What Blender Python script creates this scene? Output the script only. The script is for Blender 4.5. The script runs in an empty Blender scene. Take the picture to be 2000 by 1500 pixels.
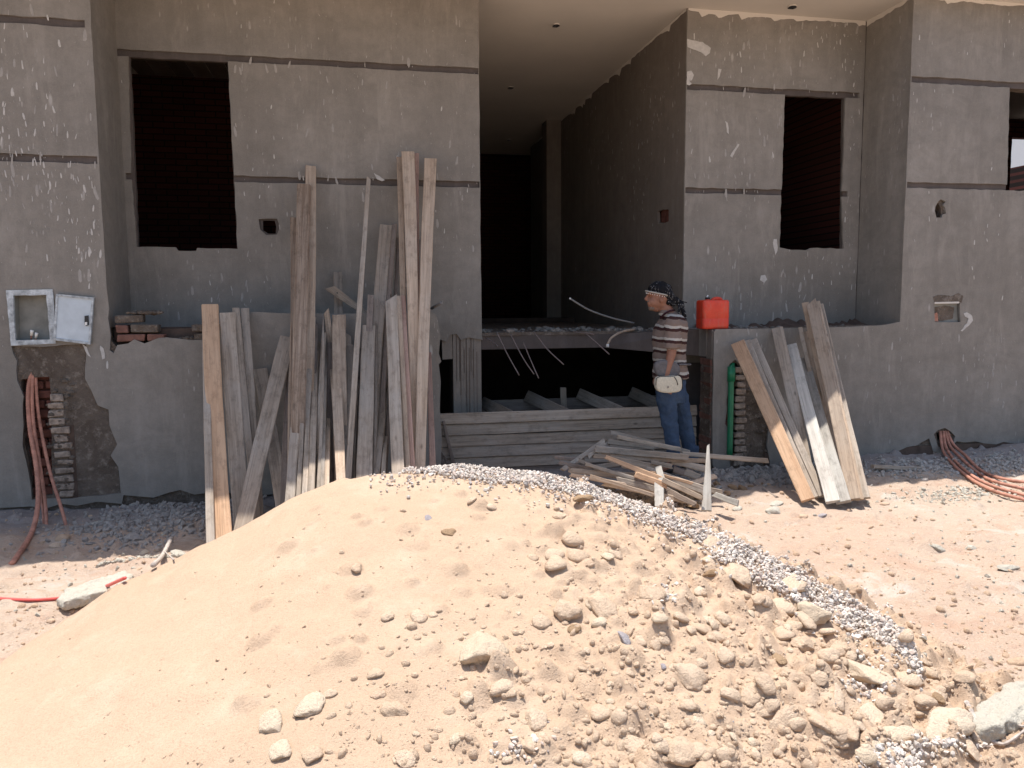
import bpy, bmesh, math, random
import numpy as np
from mathutils import Vector, Matrix
from mathutils.geometry import tessellate_polygon
rnd = random.Random(7)
S = bpy.context.scene
COL = S.collection
# ---------------------------------------------------------------- camera
F = 1540.0
YAW, PITCH, ROLL = math.radians(11.4), math.radians(5.75), math.radians(-0.35)
EYE = Vector((0, 0, 1.6))
RM = (Matrix.Rotation(-YAW, 3, 'Z') @ Matrix.Rotation(math.pi/2 - PITCH, 3, 'X') @ Matrix.Rotation(ROLL, 3, 'Z'))
cd = bpy.data.cameras.new('camera'); cam = bpy.data.objects.new('camera', cd); COL.objects.link(cam)
cam.matrix_world = Matrix.Translation(EYE) @ RM.to_4x4()
cd.sensor_width = 36; cd.lens = 36*F/2000; cd.clip_end = 800; cd.clip_start = 0.05
S.camera = cam
# ---------------------------------------------------------------- sky, sun, exposure
SUN_EL = math.radians(81); SUN_AZ = (-0.6, 0.8)
w = bpy.data.worlds.new('World'); S.world = w; w.use_nodes = True
wn = w.node_tree; bg = wn.nodes['Background']
sky = wn.nodes.new('ShaderNodeTexSky'); sky.sky_type = 'NISHITA'; sky.sun_disc = False
sky.sun_elevation = SUN_EL; sky.sun_rotation = math.atan2(SUN_AZ[0], SUN_AZ[1]); sky.dust_density = 2.0
wn.links.new(sky.outputs[0], bg.inputs[0]); bg.inputs[1].default_value = 0.14
sl = bpy.data.lights.new('sun', 'SUN'); sl.energy = 4.2; sl.angle = math.radians(0.55); sl.color = (1, 0.965, 0.92)
so = bpy.data.objects.new('sun', sl); COL.objects.link(so)
sd = Vector((SUN_AZ[0]*math.cos(SUN_EL), SUN_AZ[1]*math.cos(SUN_EL), math.sin(SUN_EL)))
so.rotation_euler = (-sd).to_track_quat('-Z', 'Y').to_euler(); so.location = (0, 0, 12)
S.view_settings.view_transform = 'Standard'; S.view_settings.look = 'None'
S.view_settings.exposure = 0.72; S.view_settings.gamma = 1; S.view_settings.use_curve_mapping = False
S.cycles.max_bounces = 8; S.cycles.diffuse_bounces = 5
# ---------------------------------------------------------------- helpers
def ray(px, py):
    return RM @ Vector(((px-1000)/F, -(py-750)/F, -1))
def PY(px, py, Y):                        # point of the view ray on the plane y = Y
    d = ray(px, py); return EYE + d*(Y/d.y)
def PX(px, py, X):
    d = ray(px, py); return EYE + d*(X/d.x)
def PZ(px, py, Z):
    d = ray(px, py); return EYE + d*((Z-1.6)/d.z)
def tag(o, label=None, cat=None, group=None, kind=None):
    if label: o['label'] = label
    if cat: o['category'] = cat
    if group: o['group'] = group
    if kind: o['kind'] = kind
    return o
def empty(name, loc=(0, 0, 0)):
    o = bpy.data.objects.new(name, None); o.location = loc; COL.objects.link(o)
    o.empty_display_size = .1; return o
def link(name, me, mat=None, parent=None, loc=None):
    o = bpy.data.objects.new(name, me); COL.objects.link(o)
    if mat is not None and not me.materials: me.materials.append(mat)
    if loc is not None: o.location = loc
    if parent is not None:
        o.parent = parent
        if parent.type == 'EMPTY' or True:
            o.matrix_parent_inverse = Matrix.Identity(4)
            # children are placed in world space: subtract the parent's location
            p = parent; off = Vector((0, 0, 0))
            while p is not None: off += p.location; p = p.parent
            o.location = Vector(o.location) - off
    return o
class MB:
    def __init__(s): s.v = []; s.f = []; s.m = []
    def add(s, vs, fs, mi=0):
        b = len(s.v); s.v += [tuple(v) for v in vs]; s.f += [tuple(b+i for i in f) for f in fs]; s.m += [mi]*len(fs)
    def box(s, x0, x1, y0, y1, z0, z1, mi=0, j=0.0, r=rnd):
        vs = [(x, y, z) for x in (x0, x1) for y in (y0, y1) for z in (z0, z1)]
        if j: vs = [tuple(c + r.uniform(-j, j) for c in v) for v in vs]
        s.add(vs, [(0, 1, 3, 2), (4, 6, 7, 5), (0, 4, 5, 1), (2, 3, 7, 6), (0, 2, 6, 4), (1, 5, 7, 3)], mi)
    def tube(s, pts, r, n=8, mi=0, r1=None, caps=True, bump=0.0):
        pts = [Vector(p) for p in pts]; rings = []; N = len(pts)
        up = None
        for i, p in enumerate(pts):
            t = (pts[min(i+1, N-1)] - pts[max(i-1, 0)]).normalized()
            if up is None: up = t.orthogonal().normalized()
            a = (up - t*up.dot(t)).normalized(); up = a; b = t.cross(a)
            rr = r if r1 is None else r + (r1-r)*i/(N-1)
            if bump: rr *= 1 + bump*(1 if i % 2 else -1)
            rings.append([p + a*rr*math.cos(2*math.pi*k/n) + b*rr*math.sin(2*math.pi*k/n) for k in range(n)])
        vs = [v for rg in rings for v in rg]; fs = []
        for i in range(N-1):
            for k in range(n):
                k2 = (k+1) % n; fs.append((i*n+k, i*n+k2, (i+1)*n+k2, (i+1)*n+k))
        if caps: fs += [tuple(range(n))[::-1], tuple((N-1)*n+k for k in range(n))]
        s.add(vs, fs, mi)
    def mesh(s, name, mats=(), smooth=False):
        me = bpy.data.meshes.new(name); me.from_pydata(s.v, [], s.f)
        for m in mats: me.materials.append(m)
        if len(mats) > 1: me.polygons.foreach_set('material_index', s.m)
        if smooth: me.polygons.foreach_set('use_smooth', [True]*len(me.polygons))
        me.update(); return me
    def build(s, name, mat, parent=None, smooth=False, loc=None):
        mats = mat if isinstance(mat, (list, tuple)) else [mat]
        if loc is not None:
            L = Vector(loc); s.v = [tuple(Vector(v)-L) for v in s.v]
        me = s.mesh(name, mats, smooth)
        return link(name, me, None, parent, loc)
def npmesh(name, V, Fq, mat, smooth=True, parent=None):
    me = bpy.data.meshes.new(name); n = len(V); k = Fq.shape[1]; m = len(Fq)
    me.vertices.add(n); me.vertices.foreach_set('co', V.astype(np.float32).ravel())
    me.loops.add(m*k); me.loops.foreach_set('vertex_index', Fq.astype(np.int32).ravel())
    me.polygons.add(m); me.polygons.foreach_set('loop_start', np.arange(m, dtype=np.int32)*k)
    me.polygons.foreach_set('use_smooth', np.full(m, smooth)); me.update(calc_edges=True); me.validate()
    return link(name, me, mat, parent)
def spline(pts, n=8):
    P = [Vector(p) for p in pts]; P = [P[0]*2-P[1]] + P + [P[-1]*2-P[-2]]; out = []
    for i in range(1, len(P)-2):
        for k in range(n):
            t = k/n; a, b, c, d = P[i-1:i+3]
            out.append(.5*((2*b) + (c-a)*t + (2*a-5*b+4*c-d)*t*t + (3*b-a-3*c+d)*t**3))
    out.append(P[-2]); return out
# value noise (numpy)
def vnoise(x, y, seed=0):
    xi = np.floor(x).astype(np.int64); yi = np.floor(y).astype(np.int64); xf = x-xi; yf = y-yi
    u = xf*xf*(3-2*xf); v = yf*yf*(3-2*yf)
    def h(a, b):
        n = (a*374761393 + b*668265263 + seed*1274126177) & 0xffffffff
        n = ((n ^ (n >> 13))*1274126177) & 0xffffffff
        return ((n ^ (n >> 16)) & 0xffff)/65535.0*2-1
    return (h(xi, yi)*(1-u)+h(xi+1, yi)*u)*(1-v) + (h(xi, yi+1)*(1-u)+h(xi+1, yi+1)*u)*v
def fbm(x, y, sc, oc=4, seed=0, g=.5):
    s = 0; a = 1
    for i in range(oc): s = s + a*vnoise(x*sc*2**i + 13.7*i, y*sc*2**i - 7.1*i, seed+i); a *= g
    return s
# ---------------------------------------------------------------- materials
class NT:
    def __init__(s, name, rough=.9, spec=.2):
        s.m = bpy.data.materials.new(name); s.m.use_nodes = True; s.t = s.m.node_tree
        s.b = s.t.nodes['Principled BSDF']; s.b.inputs['Roughness'].default_value = rough
        s.b.inputs['Specular IOR Level'].default_value = spec
    def n(s, typ, **kw):
        nd = s.t.nodes.new(typ)
        for k, v in kw.items():
            if k.startswith('i_'):
                key = k[2:]; key = int(key) if key.isdigit() else key.replace('_', ' ')
                if isinstance(v, bpy.types.NodeSocket): s.t.links.new(v, nd.inputs[key])
                else: nd.inputs[key].default_value = v
            else: setattr(nd, k, v)
        return nd
    def math(s, op, a, b=0.0, c=0.0, clamp=False):
        return s.n('ShaderNodeMath', operation=op, use_clamp=clamp, i_0=a, i_1=b, i_2=c).outputs[0]
    def pos(s, scale=(1, 1, 1), obj=False, off=None):
        src = s.n('ShaderNodeTexCoord').outputs['Object'] if obj else s.n('ShaderNodeNewGeometry').outputs['Position']
        if off is not None:
            src = s.n('ShaderNodeVectorMath', operation='ADD', i_0=src, i_1=off).outputs[0]
        return s.n('ShaderNodeMapping', i_Vector=src, i_Scale=scale).outputs[0]
    def noise(s, vec, scale, det=4, rough=.55, dist=0.0):
        return s.n('ShaderNodeTexNoise', i_Vector=vec, i_Scale=scale, i_Detail=det, i_Roughness=rough, i_Distortion=dist).outputs['Fac']
    def ramp(s, fac, a, b, ca=(0, 0, 0, 1), cb=(1, 1, 1, 1)):
        r = s.n('ShaderNodeValToRGB', i_Fac=fac); e = r.color_ramp.elements
        e[0].position = a; e[1].position = b; e[0].color = ca if len(ca) == 4 else (*ca, 1); e[1].color = cb if len(cb) == 4 else (*cb, 1)
        return r.outputs[0]
    def mix(s, fac, a, b, mode='MIX'):
        nd = s.n('ShaderNodeMix', data_type='RGBA', blend_type=mode)
        for k, v in ((0, fac), (6, a), (7, b)):
            if isinstance(v, bpy.types.NodeSocket): s.t.links.new(v, nd.inputs[k])
            else: nd.inputs[k].default_value = v if k == 0 or len(v) == 4 else (*v, 1)
        return nd.outputs[2]
    def out(s, col, bump=None, dist=.01, strength=.6, rough=None):
        if isinstance(col, bpy.types.NodeSocket): s.t.links.new(col, s.b.inputs['Base Color'])
        else: s.b.inputs['Base Color'].default_value = (*col, 1)
        if bump is not None:
            b = s.n('ShaderNodeBump', i_Height=bump, i_Distance=dist, i_Strength=strength)
            s.t.links.new(b.outputs[0], s.b.inputs['Normal'])
        if rough is not None: s.t.links.new(rough, s.b.inputs['Roughness'])
        return s.m
def simple(name, col, rough=.8, spec=.3, var=.15, sc=20, bump=.3, metal=0, obj=False):
    t = NT(name, rough, spec); p = t.pos(obj=obj); a = t.noise(p, sc, 5, .6)
    k = t.ramp(a, .3, .7, tuple(c*(1-var) for c in col), tuple(min(1, c*(1+var)) for c in col))
    t.b.inputs['Metallic'].default_value = metal
    return t.out(k, a, .006, bump)
def m_plaster(name, c0, c1, spots=1.0, streak=.5):
    t = NT(name, .92, .15); p = t.pos()
    a = t.noise(p, .9, 6, .6); b = t.noise(t.pos((9, 9, .8)), 1.3, 6, .7); c = t.noise(p, 9, 6, .7); f = t.noise(p, 90, 4, .7)
    base = t.ramp(a, .3, .7, c0, c1)
    base = t.mix(t.math('MULTIPLY', t.ramp(b, .45, .72), streak), base, tuple(min(1, x*1.28) for x in c1))
    base = t.mix(t.math('MULTIPLY', t.ramp(t.noise(t.pos((3, 3, .5), off=(3.1, 5.2, 1.7)), 1.7, 6, .7), .5, .75), .55), base, tuple(x*.82 for x in c0))
    base = t.mix(t.math('MULTIPLY', t.ramp(t.noise(t.pos((1, 1, 1.6), off=(7, 1, 3)), 2.6, 7, .72, .8), .5, .72), .45), base, tuple(x*.74 for x in c0))
    base = t.mix(t.math('MULTIPLY', t.ramp(c, .35, .72), .5), base, tuple(x*.74 for x in c0))
    base = t.mix(t.math('MULTIPLY', t.ramp(t.noise(t.pos((2.2, 2.2, .45), off=(11, 4, 9)), 2.1, 7, .75, .4), .54, .68), .42), base, tuple(min(1, x*1.22) for x in c1))
    base = t.mix(t.math('MULTIPLY', t.ramp(f, .3, .7), .25), base, tuple(min(1, x*1.25) for x in c1))
    if spots:
        for sc, thr, amt, dens in ((9, .16, .50, .50), (22, .20, .40, .46)):     # faint dried drips, longer than wide
            v = t.n('ShaderNodeTexVoronoi', i_Vector=t.pos((1, 1, .32), off=(sc*.37, 0, sc*.11)), i_Scale=float(sc), i_Randomness=1.0)
            d = t.ramp(v.outputs['Distance'], thr*.5, thr, (1, 1, 1), (0, 0, 0))
            cell = t.ramp(t.n('ShaderNodeSeparateColor', i_0=v.outputs['Color']).outputs[0], .55, .8)
            dn = t.ramp(t.noise(p, 1.3, 3, .6), dens, dens+.16)
            m = t.math('MULTIPLY', t.math('MULTIPLY', d, cell), t.math('MULTIPLY', dn, amt*spots))
            base = t.mix(m, base, (.55, .53, .50))
    h = t.math('ADD', t.math('ADD', t.math('MULTIPLY', c, .5), t.math('MULTIPLY', f, .35)), t.math('MULTIPLY', t.noise(t.pos((1, 1, 1.8)), 2.6, 3, .5), 2.2))
    return t.out(base, h, .008, .45)
M = {}
M['plaster'] = m_plaster('grey_cement_plaster', (.178, .162, .141), (.286, .263, .233), streak=.16)
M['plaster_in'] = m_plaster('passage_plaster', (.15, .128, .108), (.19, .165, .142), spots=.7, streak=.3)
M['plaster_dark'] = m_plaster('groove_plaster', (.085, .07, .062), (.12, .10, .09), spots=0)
M['mortar'] = m_plaster('rough_mortar', (.13, .10, .078), (.25, .205, .165), spots=0, streak=.2)
def m_mortar():
    t = NT('rough_mortar', .95, .1); p = t.pos(); a = t.noise(p, 3.5, 7, .72, .6); b = t.noise(p, 16, 6, .75); c = t.noise(p, 70, 4, .7)
    col = t.ramp(a, .35, .68, (.11, .085, .066), (.20, .165, .135)); col = t.mix(t.math('MULTIPLY', t.ramp(b, .52, .66), .7), col, (.33, .285, .24))
    col = t.mix(t.math('MULTIPLY', t.ramp(c, .5, .7), .4), col, (.10, .08, .065))
    return t.out(col, t.math('ADD', t.math('MULTIPLY', a, 1.5), t.math('ADD', b, t.math('MULTIPLY', c, .5))), .025, 1.0)
M['mortar'] = m_mortar()
M['concrete'] = m_plaster('raw_concrete', (.20, .175, .15), (.30, .265, .225), spots=.3, streak=.3)
M['ceiling'] = simple('ceiling_paint', (.60, .56, .50), .9, .2, .06, 1.2, .1)
M['brick'] = simple('fired_brick', (.165, .085, .066), .9, .2, .35, 14, .5)
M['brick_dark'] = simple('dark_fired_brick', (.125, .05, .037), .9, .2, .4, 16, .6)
M['brick_pale'] = simple('mortar_coated_brick', (.29, .235, .19), .95, .1, .5, 26, 1.0)
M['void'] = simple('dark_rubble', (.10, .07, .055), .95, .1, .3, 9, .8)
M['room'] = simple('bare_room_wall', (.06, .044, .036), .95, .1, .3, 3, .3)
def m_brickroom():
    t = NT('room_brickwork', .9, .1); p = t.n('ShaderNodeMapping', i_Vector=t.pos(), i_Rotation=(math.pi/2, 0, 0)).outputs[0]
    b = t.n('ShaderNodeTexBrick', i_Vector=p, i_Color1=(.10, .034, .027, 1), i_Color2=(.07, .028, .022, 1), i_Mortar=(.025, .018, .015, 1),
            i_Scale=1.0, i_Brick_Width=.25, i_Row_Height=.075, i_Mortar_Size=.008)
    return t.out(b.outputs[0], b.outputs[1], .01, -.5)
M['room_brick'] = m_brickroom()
def m_wood(name, c0, c1, cement=.35, ccol=(.36, .355, .34), kn=1.0):
    t = NT(name, .85, .2)
    oi = t.n('ShaderNodeObjectInfo').outputs['Random']
    offv = t.n('ShaderNodeCombineXYZ', i_X=t.math('MULTIPLY', oi, 37.0), i_Y=t.math('MULTIPLY', oi, 17.0), i_Z=t.math('MULTIPLY', oi, 91.0)).outputs[0]
    p = t.pos((24, 24, .9), obj=True, off=offv); p2 = t.pos((1, 1, .55), obj=True, off=offv)
    g = t.noise(p, 1.6, 6, .65, .5); g2 = t.noise(t.pos((60, 60, 1.6), obj=True, off=offv), 2.2, 4, .6); l = t.noise(p2, 3.2, 5, .6)
    col = t.ramp(g, .3, .72, c0, c1)
    col = t.mix(t.math('MULTIPLY', t.ramp(g2, .52, .72), .55), col, tuple(x*.42 for x in c0))
    col = t.mix(t.math('MULTIPLY', t.ramp(l, .42, .66), cement), col, ccol)
    kv = t.n('ShaderNodeTexVoronoi', i_Vector=t.pos((1, 1, .45), obj=True, off=offv), i_Scale=7.0)
    kk = t.math('MULTIPLY', t.ramp(kv.outputs['Distance'], .04, .10, (1, 1, 1), (0, 0, 0)), t.ramp(t.n('ShaderNodeSeparateColor', i_0=kv.outputs['Color']).outputs[0], .6, .7))
    col = t.mix(t.math('MULTIPLY', kk, .7*kn), col, tuple(x*.3 for x in c0))
    col = t.mix(t.math('MULTIPLY', t.ramp(t.noise(p2, 17, 6, .75), .5, .7), .55), col, tuple(x*.5 for x in c0))
    hv = t.math('ADD', t.math('MULTIPLY', oi, .5), .97)
    col = t.mix(1.0, col, t.n('ShaderNodeCombineColor', i_0=hv, i_1=hv, i_2=hv).outputs[0], 'MULTIPLY')
    return t.out(col, t.math('ADD', g, t.math('MULTIPLY', g2, .6)), .006, .7)
M['grey'] = m_wood('weathered_grey_wood', (.185, .145, .108), (.35, .285, .222), .45, (.30, .272, .238))
M['tan'] = m_wood('weathered_tan_wood', (.25, .18, .125), (.43, .325, .235), .35, (.34, .295, .245))
M['orange'] = m_wood('fresh_orange_wood', (.40, .245, .145), (.52, .345, .22), .15, (.45, .34, .24))
M['pink'] = m_wood('reddish_wood', (.29, .175, .13), (.40, .26, .20), .2, (.42, .33, .28))
M['rough'] = m_wood('split_weathered_beam', (.15, .095, .062), (.42, .32, .235), .18, (.34, .295, .245), 1.6)
M['dark'] = m_wood('dark_old_wood', (.14, .105, .082), (.25, .20, .165), .3, (.28, .255, .23))
M['pale'] = m_wood('cement_whitened_wood', (.26, .23, .195), (.41, .375, .325), .65, (.40, .38, .335), .4)
def m_sand():
    t = NT('orange_tan_sand', .95, .1); p = t.pos()
    a = t.noise(p, 1.1, 5, .6); b = t.noise(p, 45, 6, .75); c = t.noise(p, 135, 4, .75)
    col = t.ramp(a, .3, .7, (.47, .338, .232), (.525, .388, .275))
    col = t.mix(t.math('MULTIPLY', t.ramp(b, .42, .70), .45), col, (.43, .305, .21))
    band = t.ramp(t.noise(t.n('ShaderNodeMapping', i_Vector=t.n('ShaderNodeNewGeometry').outputs['Position'], i_Rotation=(0, 0, .6), i_Scale=(2.4, .7, 1.0)).outputs[0], 1.6, 4, .6, .7), .42, .62)
    col = t.mix(t.math('MULTIPLY', band, .30), col, (.50, .36, .250))
    col = t.mix(t.math('MULTIPLY', t.ramp(c, .50, .64), .75), col, (.41, .285, .195))
    col = t.mix(t.math('MULTIPLY', t.ramp(t.noise(p, 3.2, 6, .7), .52, .7), .4), col, (.58, .46, .345))
    h = t.math('ADD', t.math('MULTIPLY', b, .6), t.math('MULTIPLY', c, .8))
    return t.out(col, h, .011, .8)
M['sand'] = m_sand()
def m_clod(name, c0, c1):
    t = NT(name, .95, .1); oi = t.n('ShaderNodeObjectInfo').outputs['Random']; p = t.pos()
    b = t.noise(p, 30, 6, .75); c = t.noise(p, 140, 4, .75)
    col = t.mix(oi, c0, c1)
    col = t.mix(t.math('MULTIPLY', t.ramp(b, .4, .72), .3), col, tuple(x*.8 for x in c0))
    col = t.mix(t.math('MULTIPLY', t.ramp(c, .5, .66), .45), col, tuple(x*.62 for x in c0))
    return t.out(col, t.math('ADD', b, t.math('MULTIPLY', c, .5)), .016, 1.0)
M['clod'] = m_clod('sandy_clod', (.61, .452, .318), (.67, .515, .375))
M['clod_pale'] = m_clod('pale_limestone', (.64, .51, .37), (.69, .56, .42))
M['clod_brown'] = m_clod('brown_stone', (.35, .23, .135), (.42, .29, .18))
M['clod_red'] = m_clod('reddish_clod', (.55, .39, .265), (.62, .45, .32))
M['stone_grey'] = m_clod('purple_grey_stone', (.34, .30, .31), (.42, .38, .37))
M['stone_white'] = m_clod('whitish_concrete_rubble', (.52, .475, .39), (.60, .55, .455))
M['rubble_grey'] = m_clod('blue_grey_rubble', (.37, .325, .285), (.50, .455, .405))
def m_gravel():
    t = NT('crushed_limestone', .85, .2)
    g = t.n('ShaderNodeNewGeometry'); r = g.outputs['Random Per Island']
    cr = t.n('ShaderNodeValToRGB', i_Fac=r); e = cr.color_ramp; e.interpolation = 'CONSTANT'
    e.elements[0].position = 0; e.elements[0].color = (.55, .49, .425, 1); e.elements[1].position = .88; e.elements[1].color = (.30, .27, .25, 1)
    for p_, c_ in ((.25, (.49, .43, .37, 1)), (.5, (.64, .58, .51, 1)), (.72, (.50, .40, .33, 1)), (.94, (.40, .35, .32, 1))):
        q = e.elements.new(p_); q.color = c_
    n = t.noise(t.pos(), 120, 4, .7)
    return t.out(t.mix(t.math('MULTIPLY', t.ramp(n, .45, .7), .25), cr.outputs[0], (.45, .38, .32)), n, .003, .5)
M['gravel'] = m_gravel()
def m_ground():
    t = NT('pinkish_site_soil', .95, .1); p = t.pos()
    a = t.noise(p, .8, 6, .65); b = t.noise(p, 9, 6, .7); c = t.noise(p, 90, 4, .75)
    col = t.ramp(a, .35, .68, (.48, .345, .255), (.50, .40, .31))
    col = t.mix(t.math('MULTIPLY', t.ramp(t.noise(p, 1.7, 5, .7, .6), .53, .66), .6), col, (.44, .275, .19))
    col = t.mix(t.math('MULTIPLY', t.ramp(b, .45, .75), .6), col, (.42, .31, .235))
    col = t.mix(t.math('MULTIPLY', t.ramp(c, .52, .7), .5), col, (.64, .55, .45))
    col = t.mix(t.math('MULTIPLY', t.ramp(t.noise(t.pos(off=(4, 9, 0)), 1.5, 7, .75, .5), .56, .64), .6), col, (.55, .50, .43))
    col = t.mix(t.math('MULTIPLY', t.ramp(t.noise(t.pos((1, 2.2, 1), off=(14, 3, 0)), 3.1, 6, .75), .57, .66), .5), col, (.38, .235, .17))
    # grey cement dust lies along the foot of the walls
    y = t.n('ShaderNodeSeparateXYZ', i_0=t.n('ShaderNodeNewGeometry').outputs['Position']).outputs[1]
    k = t.n('ShaderNodeMapRange', i_0=t.math('ADD', y, t.math('MULTIPLY', a, 1.3)), i_1=6.55, i_2=7.1, i_3=0.0, i_4=.85)
    col = t.mix(k.outputs[0], col, (.27, .25, .24))
    return t.out(col, t.math('ADD', b, t.math('MULTIPLY', c, .4)), .03, 1.0)
M['ground'] = m_ground()
M['splat'] = simple('dried_whitewash', (.47, .45, .42), .9, .2, .12, 30, .2)
M['splat2'] = simple('thin_whitewash', (.32, .30, .275), .9, .2, .12, 30, .1)
M['metal'] = simple('pale_blue_enamel', (.50, .56, .60), .5, .4, .10, 9, .1)
M['metal_chip'] = simple('cement_stained_enamel', (.42, .45, .46), .7, .3, .45, 26, .4)
M['box_in'] = simple('box_lining', (.22, .22, .20), .7, .3, .25, 8, .2)
M['hose'] = simple('terracotta_conduit', (.42, .20, .14), .7, .25, .35, 22, .1)
M['hose_red'] = simple('red_conduit', (.72, .12, .10), .5, .4, .12, 30, .1)
M['green'] = simple('green_pipe', (.015, .19, .085), .4, .5, .15, 12, .1)
M['steel'] = simple('rusty_rebar', (.22, .17, .15), .6, .5, .3, 60, .4)
M['greypipe'] = simple('grey_conduit', (.20, .19, .18), .5, .4, .1, 20, .1)
M['white'] = simple('white_plastic', (.75, .74, .70), .6, .4, .05, 30, .1)
M['black'] = simple('black_plastic', (.02, .02, .022), .5, .4, .1, 30, .1)
M['twig'] = simple('dry_twig', (.42, .36, .31), .9, .2, .3, 40, .5)
# ================================================================ ground and sand
YF, YB = 6.8, 7.5
def gz(X, Y):
    X = np.asarray(X, float); Y = np.asarray(Y, float)
    s = np.clip((Y-4.2)/2.6, 0, 1); s = s*s*(3-2*s)
    z = s*(-.02 + .04*np.clip((X-.5)/1.0, 0, 1) + .07*np.clip((X-2)/3, 0, 1))
    near = (np.abs(X) < 14) & (Y > -3) & (Y < 12)
    z = z + np.where(near, .026*fbm(X, Y, 1.6, 3, 3) + .015*fbm(X, Y, 6, 4, 11) - .022*np.clip(1-np.abs(fbm(X*.35+Y*.2, Y*1.0, 1.5, 2, 91))*5, 0, 1), 0)
    # rubble heaps against the wall
    z = z + .09*np.exp(-((X-6.9)/.8)**2 - ((Y-6.65)/.3)**2) + .07*np.exp(-((X+1.1)/.6)**2 - ((Y-6.15)/.35)**2)
    return z
def axis(segs):
    out = []
    for a, b, d in segs: out += list(np.arange(a, b-1e-6, d))
    out.append(segs[-1][1]); return np.array(out)
def grid_mesh(name, xs, ys, Z, mat, mask=None, parent=None):
    XX, YY = np.meshgrid(xs, ys, indexing='ij'); V = np.stack([XX, YY, Z], -1).reshape(-1, 3)
    nx, ny = len(xs), len(ys); i, j = np.meshgrid(np.arange(nx-1), np.arange(ny-1), indexing='ij')
    a = (i*ny+j); q = np.stack([a, a+ny, a+ny+1, a+1], -1)
    if mask is not None: q = q[mask[:-1, :-1] | mask[1:, 1:] | mask[1:, :-1] | mask[:-1, 1:]]
    q = q.reshape(-1, 4)
    used = np.unique(q); re = np.zeros(len(V), np.int64); re[used] = np.arange(len(used))
    return npmesh(name, V[used], re[q], mat, True, parent)
gxs = axis([(-200, -40, 40), (-40, -8, 4), (-8, -3.2, .12), (-3.2, 7.6, .024), (7.6, 10, .1), (10, 42, 4), (42, 202, 40)])
gys = axis([(-200, -20, 30), (-20, -2, 1.5), (-2, 1.2, .1), (1.2, 7.2, .024), (7.2, 9, .1), (9, 15, .5), (15, 45, 5), (45, 245, 40)])
GX, GY = np.meshgrid(gxs, gys, indexing='ij')
GZ = gz(GX, GY)
fine = (GX > -3.4) & (GX < 8) & (GY > 1) & (GY < 7.3)
nl = 5200                                            # small lumps pressed into the soil
lr = np.random.RandomState(5)
def add_lumps(xs, ys, Z, lx, ly, lrad, lh):
    for x, y, r, h in zip(lx, ly, lrad, lh):
        i0, i1 = np.searchsorted(xs, [x-r, x+r]); j0, j1 = np.searchsorted(ys, [y-r, y+r])
        if i1 <= i0 or j1 <= j0: continue
        dx = (xs[i0:i1, None]-x)/r; dy = (ys[None, j0:j1]-y)/r; d2 = dx*dx+dy*dy
        Z[i0:i1, j0:j1] += np.clip(1-d2, 0, 1)**1.15*h
add_lumps(gxs, gys, GZ, lr.uniform(-3.2, 7.5, nl), lr.uniform(1.5, 7.0, nl), lr.uniform(.022, .03, nl)+.04*lr.uniform(0, 1, nl)**3, .005+.022*lr.uniform(0, 1, nl)**2)
ground = grid_mesh('ground', gxs, gys, GZ, M['ground']); tag(ground, kind='structure')
def bil(xs, ys, Z, X, Y):
    X = np.asarray(X, float); Y = np.asarray(Y, float)
    i = np.clip(np.searchsorted(xs, X)-1, 0, len(xs)-2); j = np.clip(np.searchsorted(ys, Y)-1, 0, len(ys)-2)
    u = np.clip((X-xs[i])/(xs[i+1]-xs[i]), 0, 1); v = np.clip((Y-ys[j])/(ys[j+1]-ys[j]), 0, 1)
    return (Z[i, j]*(1-u)+Z[i+1, j]*u)*(1-v) + (Z[i, j+1]*(1-u)+Z[i+1, j+1]*u)*v
# ridge line of the heap (photo pixel, distance)
RP = [(-90, 1345, 3.8), (0, 1290, 3.9), (120, 1215, 3.95), (240, 1140, 4.0), (330, 1095, 4.05), (410, 1060, 4.05), (470, 1028, 4.1), (560, 975, 4.1), (650, 938, 4.1),
      (740, 920, 4.1), (900, 912, 4.1), (1050, 925, 4.1), (1150, 950, 4.05), (1250, 988, 4.0), (1350, 1024, 3.9), (1450, 1064, 3.75),
      (1550, 1114, 3.6), (1650, 1168, 3.4), (1750, 1225, 3.2), (1800, 1290, 3.0)]
rp = [PY(*r) for r in RP]
rx = np.array([-3.0] + [p.x for p in rp] + [2.75, 3.2]); ryy = np.array([3.7] + [p.y for p in rp] + [2.8, 2.6]); rz = np.array([-.1] + [p.z for p in rp] + [-.05, -.12])
mxs = np.arange(-2.6, 3.1, .0095); mys = np.arange(1.3, 5.3, .0095)
MX, MY = np.meshgrid(mxs, mys, indexing='ij')
zr = np.interp(MX, rx, rz); yr = np.interp(MX, rx, ryy)
k = np.ones(31)/31
d = yr - MY
yfoot = 1.35; tt = np.clip((MY-yfoot)/(yr-yfoot), 0, 1)
front = -.04 + (zr+.04)*(tt*(1.0 + .30*(1-tt)))
back = zr - .62*(np.sqrt((-d)**2+.10**2)-.10)
MZ = np.where(d > 0, front, back)
# soften the crest
for ax in (1,):
    pad = 9; c = np.cumsum(np.pad(MZ, ((0, 0), (pad+1, pad)), 'edge'), axis=1); MZs = (c[:, 2*pad+1:]-c[:, :-2*pad-1])/(2*pad+1)
MZ = MZs
rough = np.clip((MX-.2 + .35*(3.4-MY))/1.6, 0, 1)
MZ = MZ + .018*fbm(MX, MY, 2.0, 3, 21) + (.0022+.0045*rough)*fbm(MX, MY, 14, 3, 31) + .004*fbm(MX, MY, 5, 3, 35)
MZ += .010*np.sin((MX*1.0+MY*.35)*9+1.5*fbm(MX, MY, 1.3, 2, 77))*np.clip(.3-MX, 0, 1)*np.clip(MY-2, 0, 1)*.35
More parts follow.
